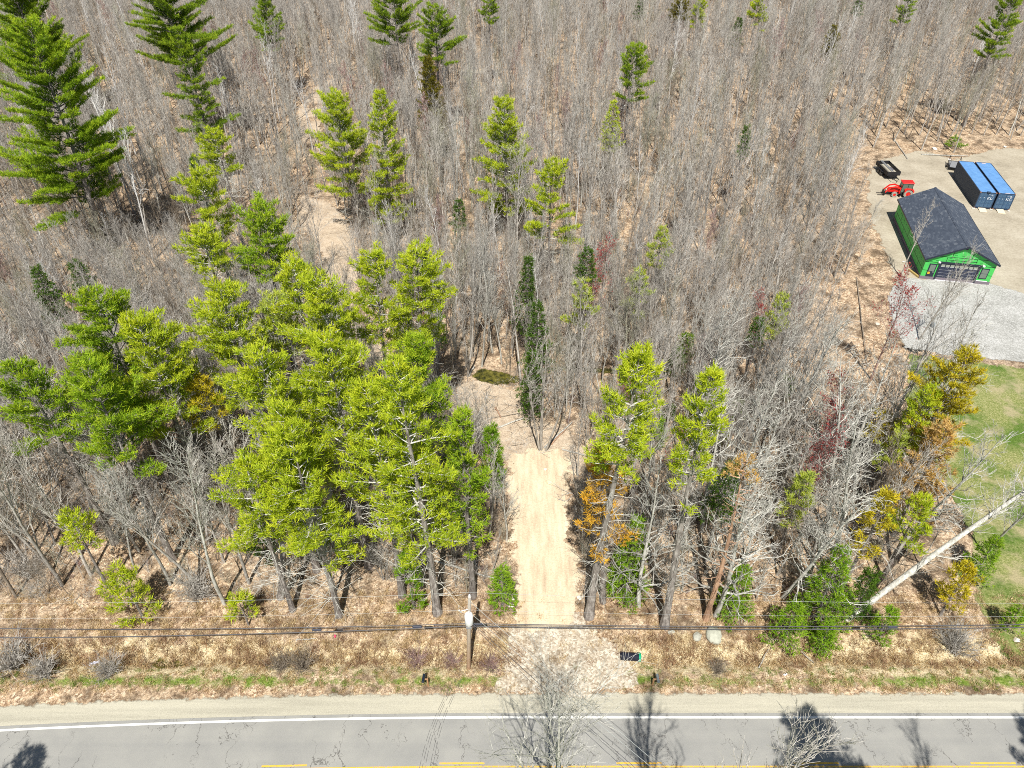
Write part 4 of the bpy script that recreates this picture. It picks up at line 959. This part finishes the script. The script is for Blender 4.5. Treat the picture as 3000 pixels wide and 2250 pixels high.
# ------------------------------------------------------------------ shipping containers
m = NM('container_roof', .38, .4); co = m.coord()
m.col(m.ramp(m.noise(1.4, 4, .6, co), [(.3, (.105, .25, .50)), (.7, (.16, .34, .62))])); M_CROOF = m.m
M_CSIDE = flat('container_side', (.030, .055, .105), .5, .4, 0, .25); M_CDOOR = flat('container_door', (.045, .10, .19), .45, .4, 0, .2); M_CBAR = flat('lock_bar', (.16, .27, .40), .4, .4, .3)
M_RUST = flat('rusty_corner', (.30, .15, .10), .9); M_LET = flat('white_lettering', (.80, .82, .86), .6); M_PLY = flat('plywood', (.80, .68, .48), .8, .2, 0, .2, 2.); M_BLOCK = flat('concrete_block', (.60, .58, .53), .9)
def text_mesh(body, size, name, parent, loc, mat):
    cu = bpy.data.curves.new(name, 'FONT'); cu.body = body; cu.size = size; cu.extrude = .004
    t = bpy.data.objects.new(name, cu); COL.objects.link(t); bpy.context.view_layer.update()
    dg = bpy.context.evaluated_depsgraph_get(); me = bpy.data.meshes.new_from_object(t.evaluated_get(dg)); bpy.data.objects.remove(t)
    me.materials.clear(); me.materials.append(mat); o = link_mesh(name, me, parent); o.location = loc; o.rotation_euler = (math.pi/2, 0, 0); return o
def container(x, y, rz, label, letters, vent):
    L, W_, H_ = 12.19, 2.44, 2.59
    r = empty('shipping_container', (x, y, .15), rz); tag(r, label, 'container', 'blue shipping containers side by side')
    mb = MB()                                                 # corrugated side walls
    for X0, s in ((0.04, -1), (W_-.04, 1)):
        n = 44; 
        for k in range(n):
            ya = .12+k*(L-.24)/n; yb = ya+(L-.24)/n*.5
            mb.box(min(X0, X0+s*.025), max(X0, X0+s*.025), ya, yb, .16, H_-.12)
        mb.box(min(X0, X0-s*.02), max(X0, X0-s*.02), .1, L-.1, .1, H_-.08)
    mb.box(.1, W_-.1, L-.06, L-.02, .1, H_-.08); mb.build('side_wall', M_CSIDE, r)
    mb = MB(); mb.box(.06, W_-.06, .06, L-.06, H_-.07, H_-.035)
    for k in range(36): mb.box(.14, W_-.14, .2+k*.33, .2+k*.33+.14, H_-.034, H_-.018)
    mb.build('roof', M_CROOF, r)
    mb = MB()
    for X0 in (0, W_-.09): mb.box(X0, X0+.09, 0, L, H_-.1, H_-.001); mb.box(X0, X0+.09, 0, L, 0, .15)
    for Y0 in (0, L-.09):
        mb.box(.09, W_-.09, Y0, Y0+.09, H_-.1, H_-.002); mb.box(.09, W_-.09, Y0, Y0+.09, 0, .15)
        for X0 in (0, W_-.10): mb.box(X0+.001, X0+.099, Y0+.001, Y0+.089, .15, H_-.1)
    mb.build('frame', M_CSIDE, r)
    mb = MB()
    for X0 in (-.01, W_-.17):
        for Y0 in (-.01, L-.17):
            for Z0 in (-.01, H_-.11): mb.box(X0, X0+.18, Y0, Y0+.18, Z0, Z0+.12)
    mb.build('corner_casting', M_RUST, r)
    for k in (0, 1):
        xa = .10+k*1.13; d = MB().box(xa, xa+1.11, .02, .06, .16, H_-.11).build('door', M_CDOOR, r)
        mb = MB()
        for a in range(2):
            for b in range(4): mb.box(xa+.06+a*.53, xa+.06+a*.53+.45, .005, .019, .24+b*.57, .24+b*.57+.46)
        mb.build('door_panel', flat('door_panel_blue', (.06, .125, .225), .4), d)
        for a in (.28, .85):
            mb = MB(); mb.tube([(xa+a, -.02, .12), (xa+a, -.02, H_-.12)], .018, 6); mb.box(xa+a-.12, xa+a+.12, -.035, -.02, 1.05, 1.1); mb.build('lock_bar', M_CBAR, d)
    text_mesh(letters, .62, 'door_lettering', r, (1.32, .001, 1.45), M_LET)
    mb = MB()
    for (a, b) in ((1.36, 2.2), (1.75, 2.2)): mb.box(a, a+.24, -.004, .003, b, b+.06)
    mb.box(1.75, 2.1, -.004, .003, 2.06, 2.12); mb.box(.33, .41, -.004, .003, 1.65, 1.75); mb.box(.82, .9, -.004, .003, 1.65, 1.75); mb.build('door_marks', M_LET, r)
    if vent: MB().box(1.0, 1.5, -.18, .2, H_-.02, H_+.10).build('roof_flap', M_CSIDE, r, bevel=.01)
    else:
        mb = MB(); mb.box(.9, 1.5, L-.5, L-.2, H_-.015, H_-.004); mb.box(.95, 1.65, .10, .25, H_-.015, H_+.0); mb.build('roof_patch', flat('pale_patch', (.62, .56, .60), .8), r)
    return r
cx, cy, crz = 72.488, 107.845, -.173
c1 = container(cx, cy, crz, 'blue shipping container on the left, nearer the garage, with a bent roof flap', 'KU', True)
rx, ry = math.cos(crz), math.sin(crz)
c2 = container(cx+rx*2.676, cy+ry*2.676, crz, 'blue shipping container on the right of the pair, with pale roof patches', 'KG', False)
def cl(a, b): return (cx+rx*a-ry*b, cy+ry*a+rx*b)
for (a, lab) in ((.55, 'plywood ramp at the doors of the left container'), (3.2, 'plywood ramp at the doors of the right container')):
    q = cl(a, -1.3); o = MB().box(0, 1.05, 0, 1.25, 0, .03).build('plywood_ramp', M_PLY); o.location = (q[0], q[1], .05); o.rotation_euler = (math.radians(6), 0, crz); tag(o, lab, 'ramp', 'plywood ramps')
for (a, lab) in ((-.15, 'pale concrete block under the left front corner of the left container'), (2.45, 'pale concrete block between the two container fronts'), (5.0, 'pale concrete block under the right front corner of the right container')):
    q = cl(a, -.25); o = MB().box(-.2, .2, -.15, .15, 0, .14).build('concrete_block', M_BLOCK, bevel=.02); o.location = (q[0], q[1], .03); o.rotation_euler = (0, 0, crz+a); tag(o, lab, 'block', 'container support blocks')

# ------------------------------------------------------------------ wheels, tractor, trailers
M_TYRE = flat('tyre_rubber', (.06, .055, .05), .9); M_TYD = flat('dusty_tyre', (.34, .32, .28), .95); M_RED = flat('tractor_red', (.72, .018, .014), .35, .5, 0, .1); M_BLK = flat('black_metal', (.018, .018, .022), .5, .4); M_GRY = flat('grey_metal', (.30, .31, .32), .6, .3, .2)
M_CAB = flat('cab_glass', (.10, .16, .13), .1, .7)
def wheel(parent, x, y, r, wd, rim, tm=M_TYRE, lug=False):
    """axle along local X"""
    mb = MB(); n = 28; prof = [(r*.55, -wd/2), (r*.92, -wd/2), (r, -wd*.3), (r, wd*.3), (r*.92, wd/2), (r*.55, wd/2)]
    vs = [(b, a*math.cos(6.2832*k/n), a*math.sin(6.2832*k/n)) for k in range(n) for a, b in prof]; k_ = len(prof)
    mb.add(vs, [(i*k_+j, i*k_+(j+1) % k_, ((i+1) % n)*k_+(j+1) % k_, ((i+1) % n)*k_+j) for i in range(n) for j in range(k_)])
    if lug:
        for k in range(20):
            M = Matrix.Rotation(6.2832*k/20, 4, 'X'); s_ = 1 if k % 2 else -1
            mb.box(min(0, s_*wd/2), max(0, s_*wd/2), -.04, .04, r-.01, r+.045, 0, M)
    t = mb.build('wheel', tm, parent, smooth=True); t.location = (x, y, r)
    m2 = MB(); m2.tube([(-wd*.34, 0, 0), (wd*.34, 0, 0)], r*.56, 20); m2.tube([(-wd*.5, 0, 0), (wd*.5, 0, 0)], r*.2, 10); rr = m2.build('rim', rim, t, smooth=True); return t
# tractor: front toward the left of the picture
fw = G(2613, 573); rw = G(2650, 582)
ax = (Vector((rw.x, rw.y, 0))-Vector((fw.x, fw.y, 0)))
tang = math.atan2(-ax.x, ax.y)+math.pi                          # local -Y... front = +Y
tr_ = empty('tractor', (fw.x+ax.x*.5+.35, fw.y+ax.y*.5+.6, .03), math.radians(83)); tag(tr_, 'red tractor with a cab and front loader arms parked behind the garage', 'tractor')
for sx in (-1, 1):
    wheel(tr_, sx*.72, 1.05, .42, .30, M_RED, M_TYD, True); wheel(tr_, sx*.78, -.95, .68, .42, M_RED, M_TYD, True)
    mb = MB(); pr = [(-.30, .95), (-.25, 1.35), (-.55, 1.48), (-1.3, 1.48), (-1.72, 1.1), (-1.72, 1.02), (-1.3, 1.40), (-.6, 1.40), (-.36, .95)]
    mb.prism([(a, b) for a, b in pr], sx*.55 if sx > 0 else -1.02, sx*1.02 if sx > 0 else -.55, axis='x'); mb.build('fender', M_RED, tr_)
mb = MB(); mb.prism([(.2, .65), (2.0, .65), (2.08, 1.0), (1.9, 1.22), (.2, 1.42)], -.30, .30, axis='x'); mb.build('hood', M_RED, tr_, bevel=.03)
mb = MB(); mb.box(-.2, .2, -1.6, 1.9, .40, .72); mb.box(-.75, .75, 1.0, 1.12, .38, .50); mb.box(-.8, .8, -1.02, -.88, .6, .76); mb.build('chassis', M_BLK, tr_)
cb = MB(); cb.prism([(-1.5, 1.0), (.22, .75), (.10, 2.25), (-1.4, 2.25)], -.58, .58, axis='x'); cb = cb.build('cab', M_CAB, tr_)
mb = MB()
for sx in (-.59, .59):
    for a, b in (((-1.5, 1.0), (-1.4, 2.25)), ((.22, .75), (.10, 2.25)), ((-.75, .9), (-.72, 2.25))): mb.tube([(sx, *a), (sx, *b)], .035, 5)
mb.build('cab_frame', M_BLK, cb)
mb = MB(); mb.box(-.68, .68, -1.58, .28, 2.25, 2.40); mb.build('cab_roof', M_RED, cb, bevel=.05)
mb = MB(); mb.box(-.62, .62, -1.9, -1.6, .8, 1.15); mb.build('rear_housing', M_RED, tr_, bevel=.03)
for sx in (-1, 1):
    mb = MB(); q = [(sx*.50, .25, 1.35), (sx*.50, 1.1, 1.62), (sx*.50, 1.8, 1.45), (sx*.50, 2.5, .62)]
    for a, b in zip(q[:-1], q[1:]):
        a = Vector(a); b = Vector(b); d = (b-a); M = Matrix.Translation(a) @ d.to_track_quat('Y', 'Z').to_matrix().to_4x4(); mb.box(-.06, .06, -.03, d.length+.03, -.10, .10, 0, M)
    mb.box(sx*.50-.07, sx*.50+.07, .15, .38, .5, 1.45); mb.build('loader_arm', M_RED, tr_)
mb = MB(); mb.tube([(-.5, 2.35, .8), (.5, 2.35, .8)], .05, 8); mb.box(-.6, .6, 2.48, 2.60, .15, .75)
for xx in (-.35, .35): mb.box(xx-.05, xx+.05, 2.58, 3.5, .12, .17)
mb.build('pallet_fork', M_BLK, tr_)
mb = MB(); mb.box(.55, .95, .0, .25, .35, .42); mb.box(.55, .95, .0, .25, .6, .66); mb.box(-.95, -.55, .0, .25, .35, .42); mb.box(-.95, -.55, .0, .25, .6, .66); mb.box(.5,.56,-.1,.35,.3,.9); mb.box(-.56,-.5,-.1,.35,.3,.9); mb.build('step', M_BLK, tr_)
# dump trailer, tilted bed full of pale dirt
tl = empty('dump_trailer', (0, 0, 0)); a_ = G(2612, 536); b_ = G(2560, 482); tl.location = ((a_.x+b_.x)/2+.5, (a_.y+b_.y)/2-.3, .03); tl.rotation_euler = (0, 0, math.atan2(-(b_.x-a_.x)-0.0, (b_.y-a_.y))*.55+.02)
tag(tl, 'black dump trailer with a raised ladder rack and dusty bed above the tractor', 'trailer')
MB().box(-1.05, 1.05, -2.3, 2.3, .75, .83).build('bed', flat('dusty_bed', (.38, .35, .28), .9), tl)
mb = MB(); mb.box(-1.1, -1.05, -2.3, 2.3, .75, 1.4); mb.box(1.05, 1.1, -2.3, 2.3, .75, 1.4); mb.box(-1.1, 1.1, 2.3, 2.36, .75, 1.4); mb.box(-1.1, 1.1, -2.36, -2.3, .75, 1.4)
for k in range(7):
    for sx in (-1.15, 1.1): mb.box(sx, sx+.05, -2.2+k*.72, -2.12+k*.72, .75, 1.4)
mb.build('side_panel', M_BLK, tl)
mb = MB(); mb.box(-.5, -.38, -2.3, 2.3, 1.42, 1.5); mb.box(-.25, -.15, -2.3, 2.3, 1.42, 1.5); mb.build('ladder_rack', M_GRY, tl)
MB().box(.45, .95, -.3, .9, .84, .9).build('bed_mat', flat('dark_mat', (.12, .11, .13), .9), tl)
mb = MB(); mb.box(-.7, .7, -2.3, 2.3, .55, .74); mb.box(-.55, -.45, -3.4, -2.3, .5, .6); mb.box(.45, .55, -3.4, -2.3, .5, .6); mb.tube([(-.5, -3.35, .55), (0, -4.1, .55), (.5, -3.35, .55)], .05, 6); mb.build('chassis', M_BLK, tl)
for sx in (-1, 1):
    for yy in (-.45, .45): wheel(tl, sx*1.25, yy, .38, .24, M_GRY)
    mb = MB(); mb.box(sx*1.12-(.0 if sx > 0 else .25), sx*1.12+(.25 if sx > 0 else 0), -1.0, 1.0, .80, .85); mb.build('mudguard', M_BLK, tl)
# small boat-trailer like frame showing behind the left container
q = G(2792, 492); fr = empty('utility_trailer', (q.x, q.y, .03), -.4); tag(fr, 'black open trailer frame poking out behind the left container', 'trailer')
mb = MB(); mb.box(-.9, -.8, -1.6, 1.6, .5, .62); mb.box(.8, .9, -1.6, 1.6, .5, .62); mb.box(-.8, .8, -1.6, -1.5, .5, .62); mb.box(-.8, .8, 1.5, 1.6, .5, .62)
for sx in (-.85, .85): mb.tube([(sx, 1.5, .6), (sx, 1.5, 1.5), (sx, -1.5, 1.5), (sx, -1.5, .6)], .04, 6)
mb.build('frame', M_BLK, fr)
for sx in (-1, 1): wheel(fr, sx*1.05, 0, .34, .22, M_GRY)
MB().box(-.75, .75, -1.45, 1.45, .56, .60).build('deck', M_GRY, fr)

# ------------------------------------------------------------------ utility pole and wires
pb = G(1372, 1953); PX, PY = pb.x, pb.y
po = empty('utility_pole', (PX, PY, gzf(PX, PY))); tag(po, 'weathered wooden utility pole with a white transformer by the track mouth', 'utility pole')
PH = 9.3; top = Vector((.42, 0, PH))
m = NM('pole_wood', .9, .15); zc_ = m.xyz(m.coord())[2]
m.col(m.mix(.35, m.ramp(m.math('MULTIPLY', zc_, .1), [(.0, (.34, .17, .07)), (.25, (.36, .24, .14)), (.5, (.42, .36, .29)), (.95, (.62, .58, .54))]), m.ramp(m.noise(12, 4, .7, m.coord()), [(.3, (.18, .13, .09)), (.7, (.6, .53, .46))]))); M_POLE = m.m
mb = MB(); mb.tube([Vector((0, 0, -.3)), top*.33, top*.66, top], [.165, .15, .135, .12], 12); mb.build('pole', M_POLE, po, smooth=True)
M_TANK = flat('transformer_paint', (.80, .81, .84), .35, .5, 0, .06); M_PORC = flat('porcelain', (.75, .76, .80), .25, .5); M_CABLE = flat('cable_black', (.10, .10, .11), .6); M_ALU = flat('bare_aluminium', (.62, .64, .62), .4, .4, .4)
TZ = 6.7; tc = Vector((.02+.30, -.42, 0))
mb = MB(); mb.tube([(tc.x, tc.y, TZ), (tc.x, tc.y, TZ+.08), (tc.x, tc.y, TZ+1.02), (tc.x, tc.y, TZ+1.10)], [.26, .30, .30, .25], 20); tk = mb.build('transformer', M_TANK, po, smooth=True)
mb = MB(); mb.tube([(tc.x, tc.y, TZ+1.1), (tc.x, tc.y, TZ+1.2), (tc.x, tc.y, TZ+1.42)], [.09, .05, .04], 10); mb.build('bushing', M_PORC, tk)
MB().box(.22, .40, -.16, -.08, TZ+.2, TZ+.9).build('bracket', M_GRY, po)
mb = MB(); mb.tube([(-.22, -.18, TZ+1.0), (-.32, -.34, TZ+1.5)], .05, 8); mb.tube([(.32, -.05, TZ+1.2), (-.22, -.18, TZ+1.15)], .025, 6); mb.build('fuse_cutout', M_PORC, po)
mb = MB(); mb.tube([top+Vector((0, 0, -.02)), top+Vector((0, 0, .12)), top+Vector((0, 0, .25))], [.05, .09, .05], 10); mb.build('insulator', M_PORC, po)
mb = MB(); mb.box(.05, .45, -.22, -.12, 6.0, 6.1); mb.box(.05, .45, -.22, -.12, 5.7, 5.8); mb.build('cable_clamp', M_GRY, po)
def wire(name, ends, r, mat, label, sag=.5, parent=None, group=None, cat='cable'):
    a, b = Vector(ends[0]), Vector(ends[1]); n = 28
    mb = MB(); mb.tube([a.lerp(b, k/n)+Vector((0, 0, -sag*4*(k/n)*(1-k/n))) for k in range(n+1)], r, 5); o = mb.build(name, mat, parent, smooth=True)
    if not parent: tag(o, label, cat, group)
    return o
TOPW = Vector((PX, PY, 0))+top+Vector((0, 0, .22))
def span(name, z0, z1, lpx, rpx, yoff, r, mat, lab, sag):
    """wire through the pole, seen at the left and right picture borders on rows lpx and rpx"""
    for side, py in ((0, lpx), (1, rpx)):
        q = G(-5 if side == 0 else 3005, py, z1); s = Vector((PX+.25, PY+yoff, z0)); e = s+(q-s)*1.25; e.z = z0+.0
        wire(name, (s, e), r, mat, lab[side], sag)
span('power_line', TOPW.z, 8.9, 1775, 1775, 0, .0075, M_ALU, ('thin bare top wire running left from the pole top', 'thin bare top wire running right from the pole top'), .5)
span('neutral_line', 7.45, 7.2, 1812, 1806, 0, .006, M_ALU, ('thin pale neutral wire running left from the transformer', 'thin pale neutral wire running right from the transformer'), .4)
span('telephone_cable', 6.05, 5.7, 1842, 1830, -.17, .030, M_CABLE, ('upper black communication cable running left from the pole', 'upper black communication cable running right from the pole'), .5)
span('telephone_cable', 5.75, 5.4, 1869, 1839, -.17, .034, M_CABLE, ('lower black communication cable running left from the pole', 'lower black communication cable running right from the pole'), .5)
for (px, py, z, lab) in ((928, 1845, 5.55, 'dark splice case hanging on the lower left cable far from the pole'), (1222, 1836, 5.62, 'dark splice case hanging on the lower left cable near the pole'), (1400, 1828, 5.6, 'dark splice case hanging just right of the pole'), (2615, 1837, 5.35, 'dark splice case on the cables at far right')):
    q = G(px, py, z); o = MB().tube([(-.35, 0, 0), (-.3, 0, 0), (.3, 0, 0), (.35, 0, 0)], [.04, .085, .085, .04], 10).build('splice_case', flat('splice_black', (.05, .055, .08), .5), smooth=True); o.location = q; tag(o, lab, 'splice case', 'cable splice cases')
for (px, py, z, lab) in ((998, 1843, 5.6, 'round coil of spare cable hanging on the left span'), (2390, 1842, 5.4, 'round coil of spare cable hanging on the right span'), (1283, 1832, 5.6, 'coil of spare cable hanging beside the pole')):
    q = G(px, py, z); mb = MB(); mb.tube([(.28*math.cos(t), 0, .28*math.sin(t)) for t in np.linspace(0, 6.2832, 25)], .012, 5, cap=False); mb.tube([(-.28, 0, 0), (.28, 0, 0)], .01, 5); o = mb.build('cable_coil', M_CABLE); o.location = q; o.rotation_euler = (.35, 0, 0); tag(o, lab, 'cable coil', 'spare cable coils')
sp_ = [((.30, -.05, 8.75), (1960, 2260, 9.), 'uppermost pale service wire running down right across the road', M_ALU, .014), ((.35, -.3, 7.7), (1930, 2260, 8.4), 'second pale service wire running down right across the road', M_ALU, .014),
       ((.33, -.3, 6.6), (1880, 2260, 7.5), 'dark service cable running down right across the road', M_CABLE, .016), ((.33, -.3, 6.3), (1845, 2260, 7.2), 'lowest dark service cable running down right across the road', M_CABLE, .014)]
for a, b, lab, mt, r in sp_:
    s = Vector((PX, PY, 0))+Vector(a); e = G(*b); e = s+(e-s)*1.5; wire('service_wire', (s, e), r, mt, lab, .25)

# ------------------------------------------------------------------ mailboxes, culvert, stones, logs, scraps
def mailbox(px, py, side, label, rz, col):
    q = G(px, py); r = empty('mailbox', (q.x, q.y, gzf(q.x, q.y)), rz); tag(r, label, 'mailbox', 'roadside mailboxes')
    MB().box(-.05, .05, -.05, .05, -.1, 1.02).build('post', flat('post_wood', (.42, .24, .12), .85), r)
    MB().box(min(0, side*.34), max(0, side*.34), -.04, .04, .92, 1.0).build('arm', flat('arm_wood', (.40, .24, .13), .85), r)
    n = 10; cx_ = side*.28; pr = [(cx_-.10, 1.0), (cx_+.10, 1.0), (cx_+.10, 1.13)]+[(cx_+.10*math.cos(t), 1.13+.10*math.sin(t)) for t in np.linspace(.2, math.pi-.2, n)]+[(cx_-.10, 1.13)]
    b = MB().prism(pr, -.30, .30).build('box', col, r, smooth=True)
    MB().prism([(cx_+(a-cx_)*1.06, 1.0+(c_-1.0)*1.05) for a, c_ in pr], -.325, -.302).build('door', col, b)
    MB().box(cx_+side*.11, cx_+side*.125, -.05, -.02, 1.05, 1.28).build('flag', flat('flag_red', (.6, .05, .04), .5), b)
M_MB1 = flat('mailbox_black', (.012, .022, .04), .35, .5); M_MB2 = flat('mailbox_grey', (.16, .19, .20), .5, .4)
mailbox(1255, 2010, -1, 'black mailbox on a post left of the utility pole, by the road', -.06, M_MB1)
mailbox(1911, 2010, 1, 'grey mailbox on a post right of the culvert pipe, by the road', .04, M_MB2)
q = G(1851, 1930); cu = empty('culvert_pipe', (q.x, q.y, -.02), 0); cu.rotation_euler = (0, math.radians(4), math.radians(-2)); tag(cu, 'black corrugated culvert pipe with a green end sticking out of the gravel', 'culvert pipe')
mb = MB(); n = 46; xs_ = [-.9+1.35*k/n for k in range(n+1)]; mb.tube([(x, 0, .32) for x in xs_], [.31+.022*math.sin(k*math.pi/1.5) for k in range(n+1)], 22, cap=False); mb.tube([(x, 0, .32) for x in xs_[::-1]], .27, 22, cap=False); mb.build('pipe', flat('pipe_black', (.022, .024, .04), .4, .5), cu, smooth=True)
mb = MB(); mb.tube([(.44, 0, .32), (.45, 0, .32), (.60, 0, .32), (.62, 0, .32), (.62, 0, .32), (.45, 0, .32)], [.33, .345, .345, .335, .275, .27], 22, cap=False); mb.build('end_collar', flat('collar_green', (.01, .34, .16), .45), cu, smooth=True)
def rock(px, py, s, label, c=(.5, .48, .42), flatz=.5, seed=0, dd=True):
    q = D(px, py) if dd else G(px, py); r = np.random.RandomState(seed+int(px)); bm = bmesh.new(); bmesh.ops.create_icosphere(bm, subdivisions=3, radius=1)
    dirs = r.normal(0, 1, (9, 3)); dirs /= np.linalg.norm(dirs, axis=1)[:, None]; cuts = r.uniform(.55, .9, 9)
    for v in bm.verts:
        for d_, c_ in zip(dirs, cuts):
            t = v.co.dot(Vector(d_)); 
            if t > c_: v.co -= Vector(d_)*(t-c_)
        v.co += Vector(r.normal(0, .012, 3))
    me = bpy.data.meshes.new('boulder'); bm.to_mesh(me); bm.free(); me.materials.append(flat('stone_%d' % px, c, .9, .2, 0, .35, 2.5)); o = link_mesh('boulder', me)
    o.scale = (s, s*r.uniform(.65, .9), s*flatz); o.rotation_euler = (0, 0, r.uniform(0, 3)); o.location = (q.x, q.y, gzf(q.x, q.y)+s*flatz*.35); tag(o, label, 'boulder')
rock(1542, 1374, .85, 'large pale boulder on the bank at the foot of the rusty trunk', (.50, .51, .42))
rock(1506, 1376, .5, 'narrow pale boulder left of the large one on the bank', (.48, .48, .41))
rock(1450, 1366, .3, 'small pale stone at the foot of the second tall pine', (.48, .48, .41))
rock(1186, 1044, .42, 'tan stone on dark soil at the head of the sandy track', (.78, .66, .46))
rock(1178, 1014, .22, 'small white stone above the tan one at the head of the track', (.80, .78, .70))
rock(1104, 1308, .32, 'white stone beside the utility pole shadow, lower of two', (.82, .74, .64)); rock(1108, 1293, .22, 'white stone beside the utility pole shadow, upper of two', (.82, .74, .64))
rock(1251, 1292, .25, 'white stone on the right edge of the sandy track', (.82, .78, .66))
rock(2196, 1382, .3, 'white stone on the bank at the right edge', (.75, .74, .70)); rock(1980, 980, .6, 'bright white stone on the lawn edge', (.90, .86, .78), .4)
for i, (a, b, s) in enumerate(((1925, 905, .5), (1935, 925, .45), (1950, 945, .4), (1940, 965, .6), (1915, 935, .35), (1955, 985, .5), (1965, 1010, .7), (1945, 1030, .45), (1930, 950, .3), (1900, 860, .35), (1905, 800, .3), (1895, 700, .3))):
    rock(a, b, s, ['flat', 'rounded', 'angular', 'broad', 'small', 'tilted', 'largest', 'half-buried', 'tiny', 'upper', 'mossy', 'topmost'][i]+' pale stone in the rubble bank left of the lawn, '+['below the maple', 'third from the top', 'by the grass edge', 'middle of the row', 'leftmost of the cluster', 'near the bright white stone', 'at the lower end', 'lowest of the row', 'between larger ones', 'above the cluster', 'level with the gravel pad', 'beside the gravel pad corner'][i], (.70, .62, .52), .45, i)
for (a, b, s, lab) in ((2018, 322, .5, 'pale stone at the wood edge left of the containers'), (2050, 345, .3, 'small white stone left of the containers'), (2170, 318, .4, 'pale stone at the wood edge right of the containers')): rock(a, b, s, lab, (.72, .70, .66), .5)
def log(a, b, r, label, mat='pale', z=.12, dd=True):
    p, q = D(*a), D(*b); p.z = gzf(p.x, p.y)+r+z*0; q.z = gzf(q.x, q.y)+r+z; n = 7; rr = np.random.RandomState(int(a[0]))
    mb = MB(); mb.tube([p.lerp(q, k/n)+Vector((rr.normal(0, .03), rr.normal(0, .03), 0)) for k in range(n+1)], [r*(1-.45*k/n) for k in range(n+1)], 7); o = mb.build('fallen_log', M_BARK[mat], smooth=True); tag(o, label, 'log')
for a, b, r, lab, mt in (((1175, 970), (1235, 915), .11, 'slanting log left of the trail head clump, lower of two', 'pale'), ((1190, 962), (1222, 930), .09, 'slanting log beside the trail head clump, upper of two', 'rust'),
    ((1215, 972), (1275, 990), .09, 'pale log lying right above the sandy track head', 'pale'), ((1075, 925), (1130, 905), .11, 'long pale log in the middle of the brown clearing', 'pale'), ((1070, 880), (1082, 905), .10, 'short orange split log in the brown clearing', 'rust'),
    ((1060, 905), (1120, 895), .06, 'dark thin log in the brown clearing', 'brown'), ((1012, 815), (1026, 795), .12, 'white broken stub at the left end of the green pool', 'pale'), ((940, 1215), (1090, 1260), .10, 'long fallen pole left of the young spruce near the pole', 'pale'),
    ((1030, 1230), (1000, 1120), .09, 'leaning fallen stem beside the thick pale trunk', 'pale'), ((1105, 962), (1135, 960), .06, 'short stick on the soil above the track', 'brown'), ((1990, 335), (2090, 340), .12, 'log lying along the wood edge above the dirt yard', 'pale'),
    ((1930, 300), (1960, 345), .10, 'bent pale log at the wood edge by the trailer', 'pale'), ((1850, 600), (1870, 780), .08, 'long dead stem lying in the brush line left of the gravel', 'brown'), ((400, 655), (470, 648), .12, 'pale fallen log behind the left side of the central stand', 'pale'),
    ((640, 1382), (680, 1380), .06, 'short pale stick on the bank above the left ditch', 'pale'), ((1730, 1400), (1760, 1430), .05, 'pale dead stalk leaning in the right ditch', 'pale'), ((1640, 1440), (1660, 1400), .05, 'pale dead stalk right of the low wide spruce', 'pale')):
    log(a, b, r, lab, mt)
# dead pale stalks in the right ditch
def scrap(px, py, w_, h_, c, lab, cat='litter'):
    q = G(px, py); r = np.random.RandomState(px); n = 6; V = []; Fq = []
    for i in range(n+1):
        for j in range(4): V.append((w_*(i/n-.5), h_*(j/3-.5)*(1-.6*abs(i/n-.5))+r.normal(0, h_*.08), .05+abs(r.normal(0, .05))))
    Fq = [(i*4+j, (i+1)*4+j, (i+1)*4+j+1, i*4+j+1) for i in range(n) for j in range(3)]
    me = np_mesh('plastic_scrap', V, [Fq], [flat('scrap_%d' % px, c, .5)]); o = link_mesh('plastic_scrap', me); md = o.modifiers.new('t', 'SOLIDIFY'); md.thickness = .012; o.location = (q.x, q.y, gzf(q.x, q.y)+.05); o.rotation_euler = (0, 0, .35); tag(o, lab, cat)
scrap(272, 1937, .75, .28, (.70, .74, .92), 'crumpled blue-white plastic scrap in the left ditch'); scrap(2300, 1978, .3, .15, (.85, .85, .85), 'white paper scrap on the right verge'); scrap(545, 1866, .12, .1, (.8, .8, .8), 'tiny white scrap on the left bank')
scrap(2650, 768, .8, .18, (.8, .8, .78), 'white strip of scrap on the dirt left of the garage'); scrap(982, 1866, .15, .3, (.85, .10, .25), 'pink survey ribbon on the bank below the left cables', 'ribbon')
q = G(2730, 958); o = MB(); o.tube([(0, 0, 0), (0, 0, .5)], .25, 12); o = o.build('bucket', flat('bucket_grey', (.25, .27, .28), .6), smooth=True); o.location = (q.x, q.y, .05); tag(o, 'small grey bucket standing on the gravel pad in front of the garage', 'bucket')
print('OBJECTS', len(bpy.data.objects))
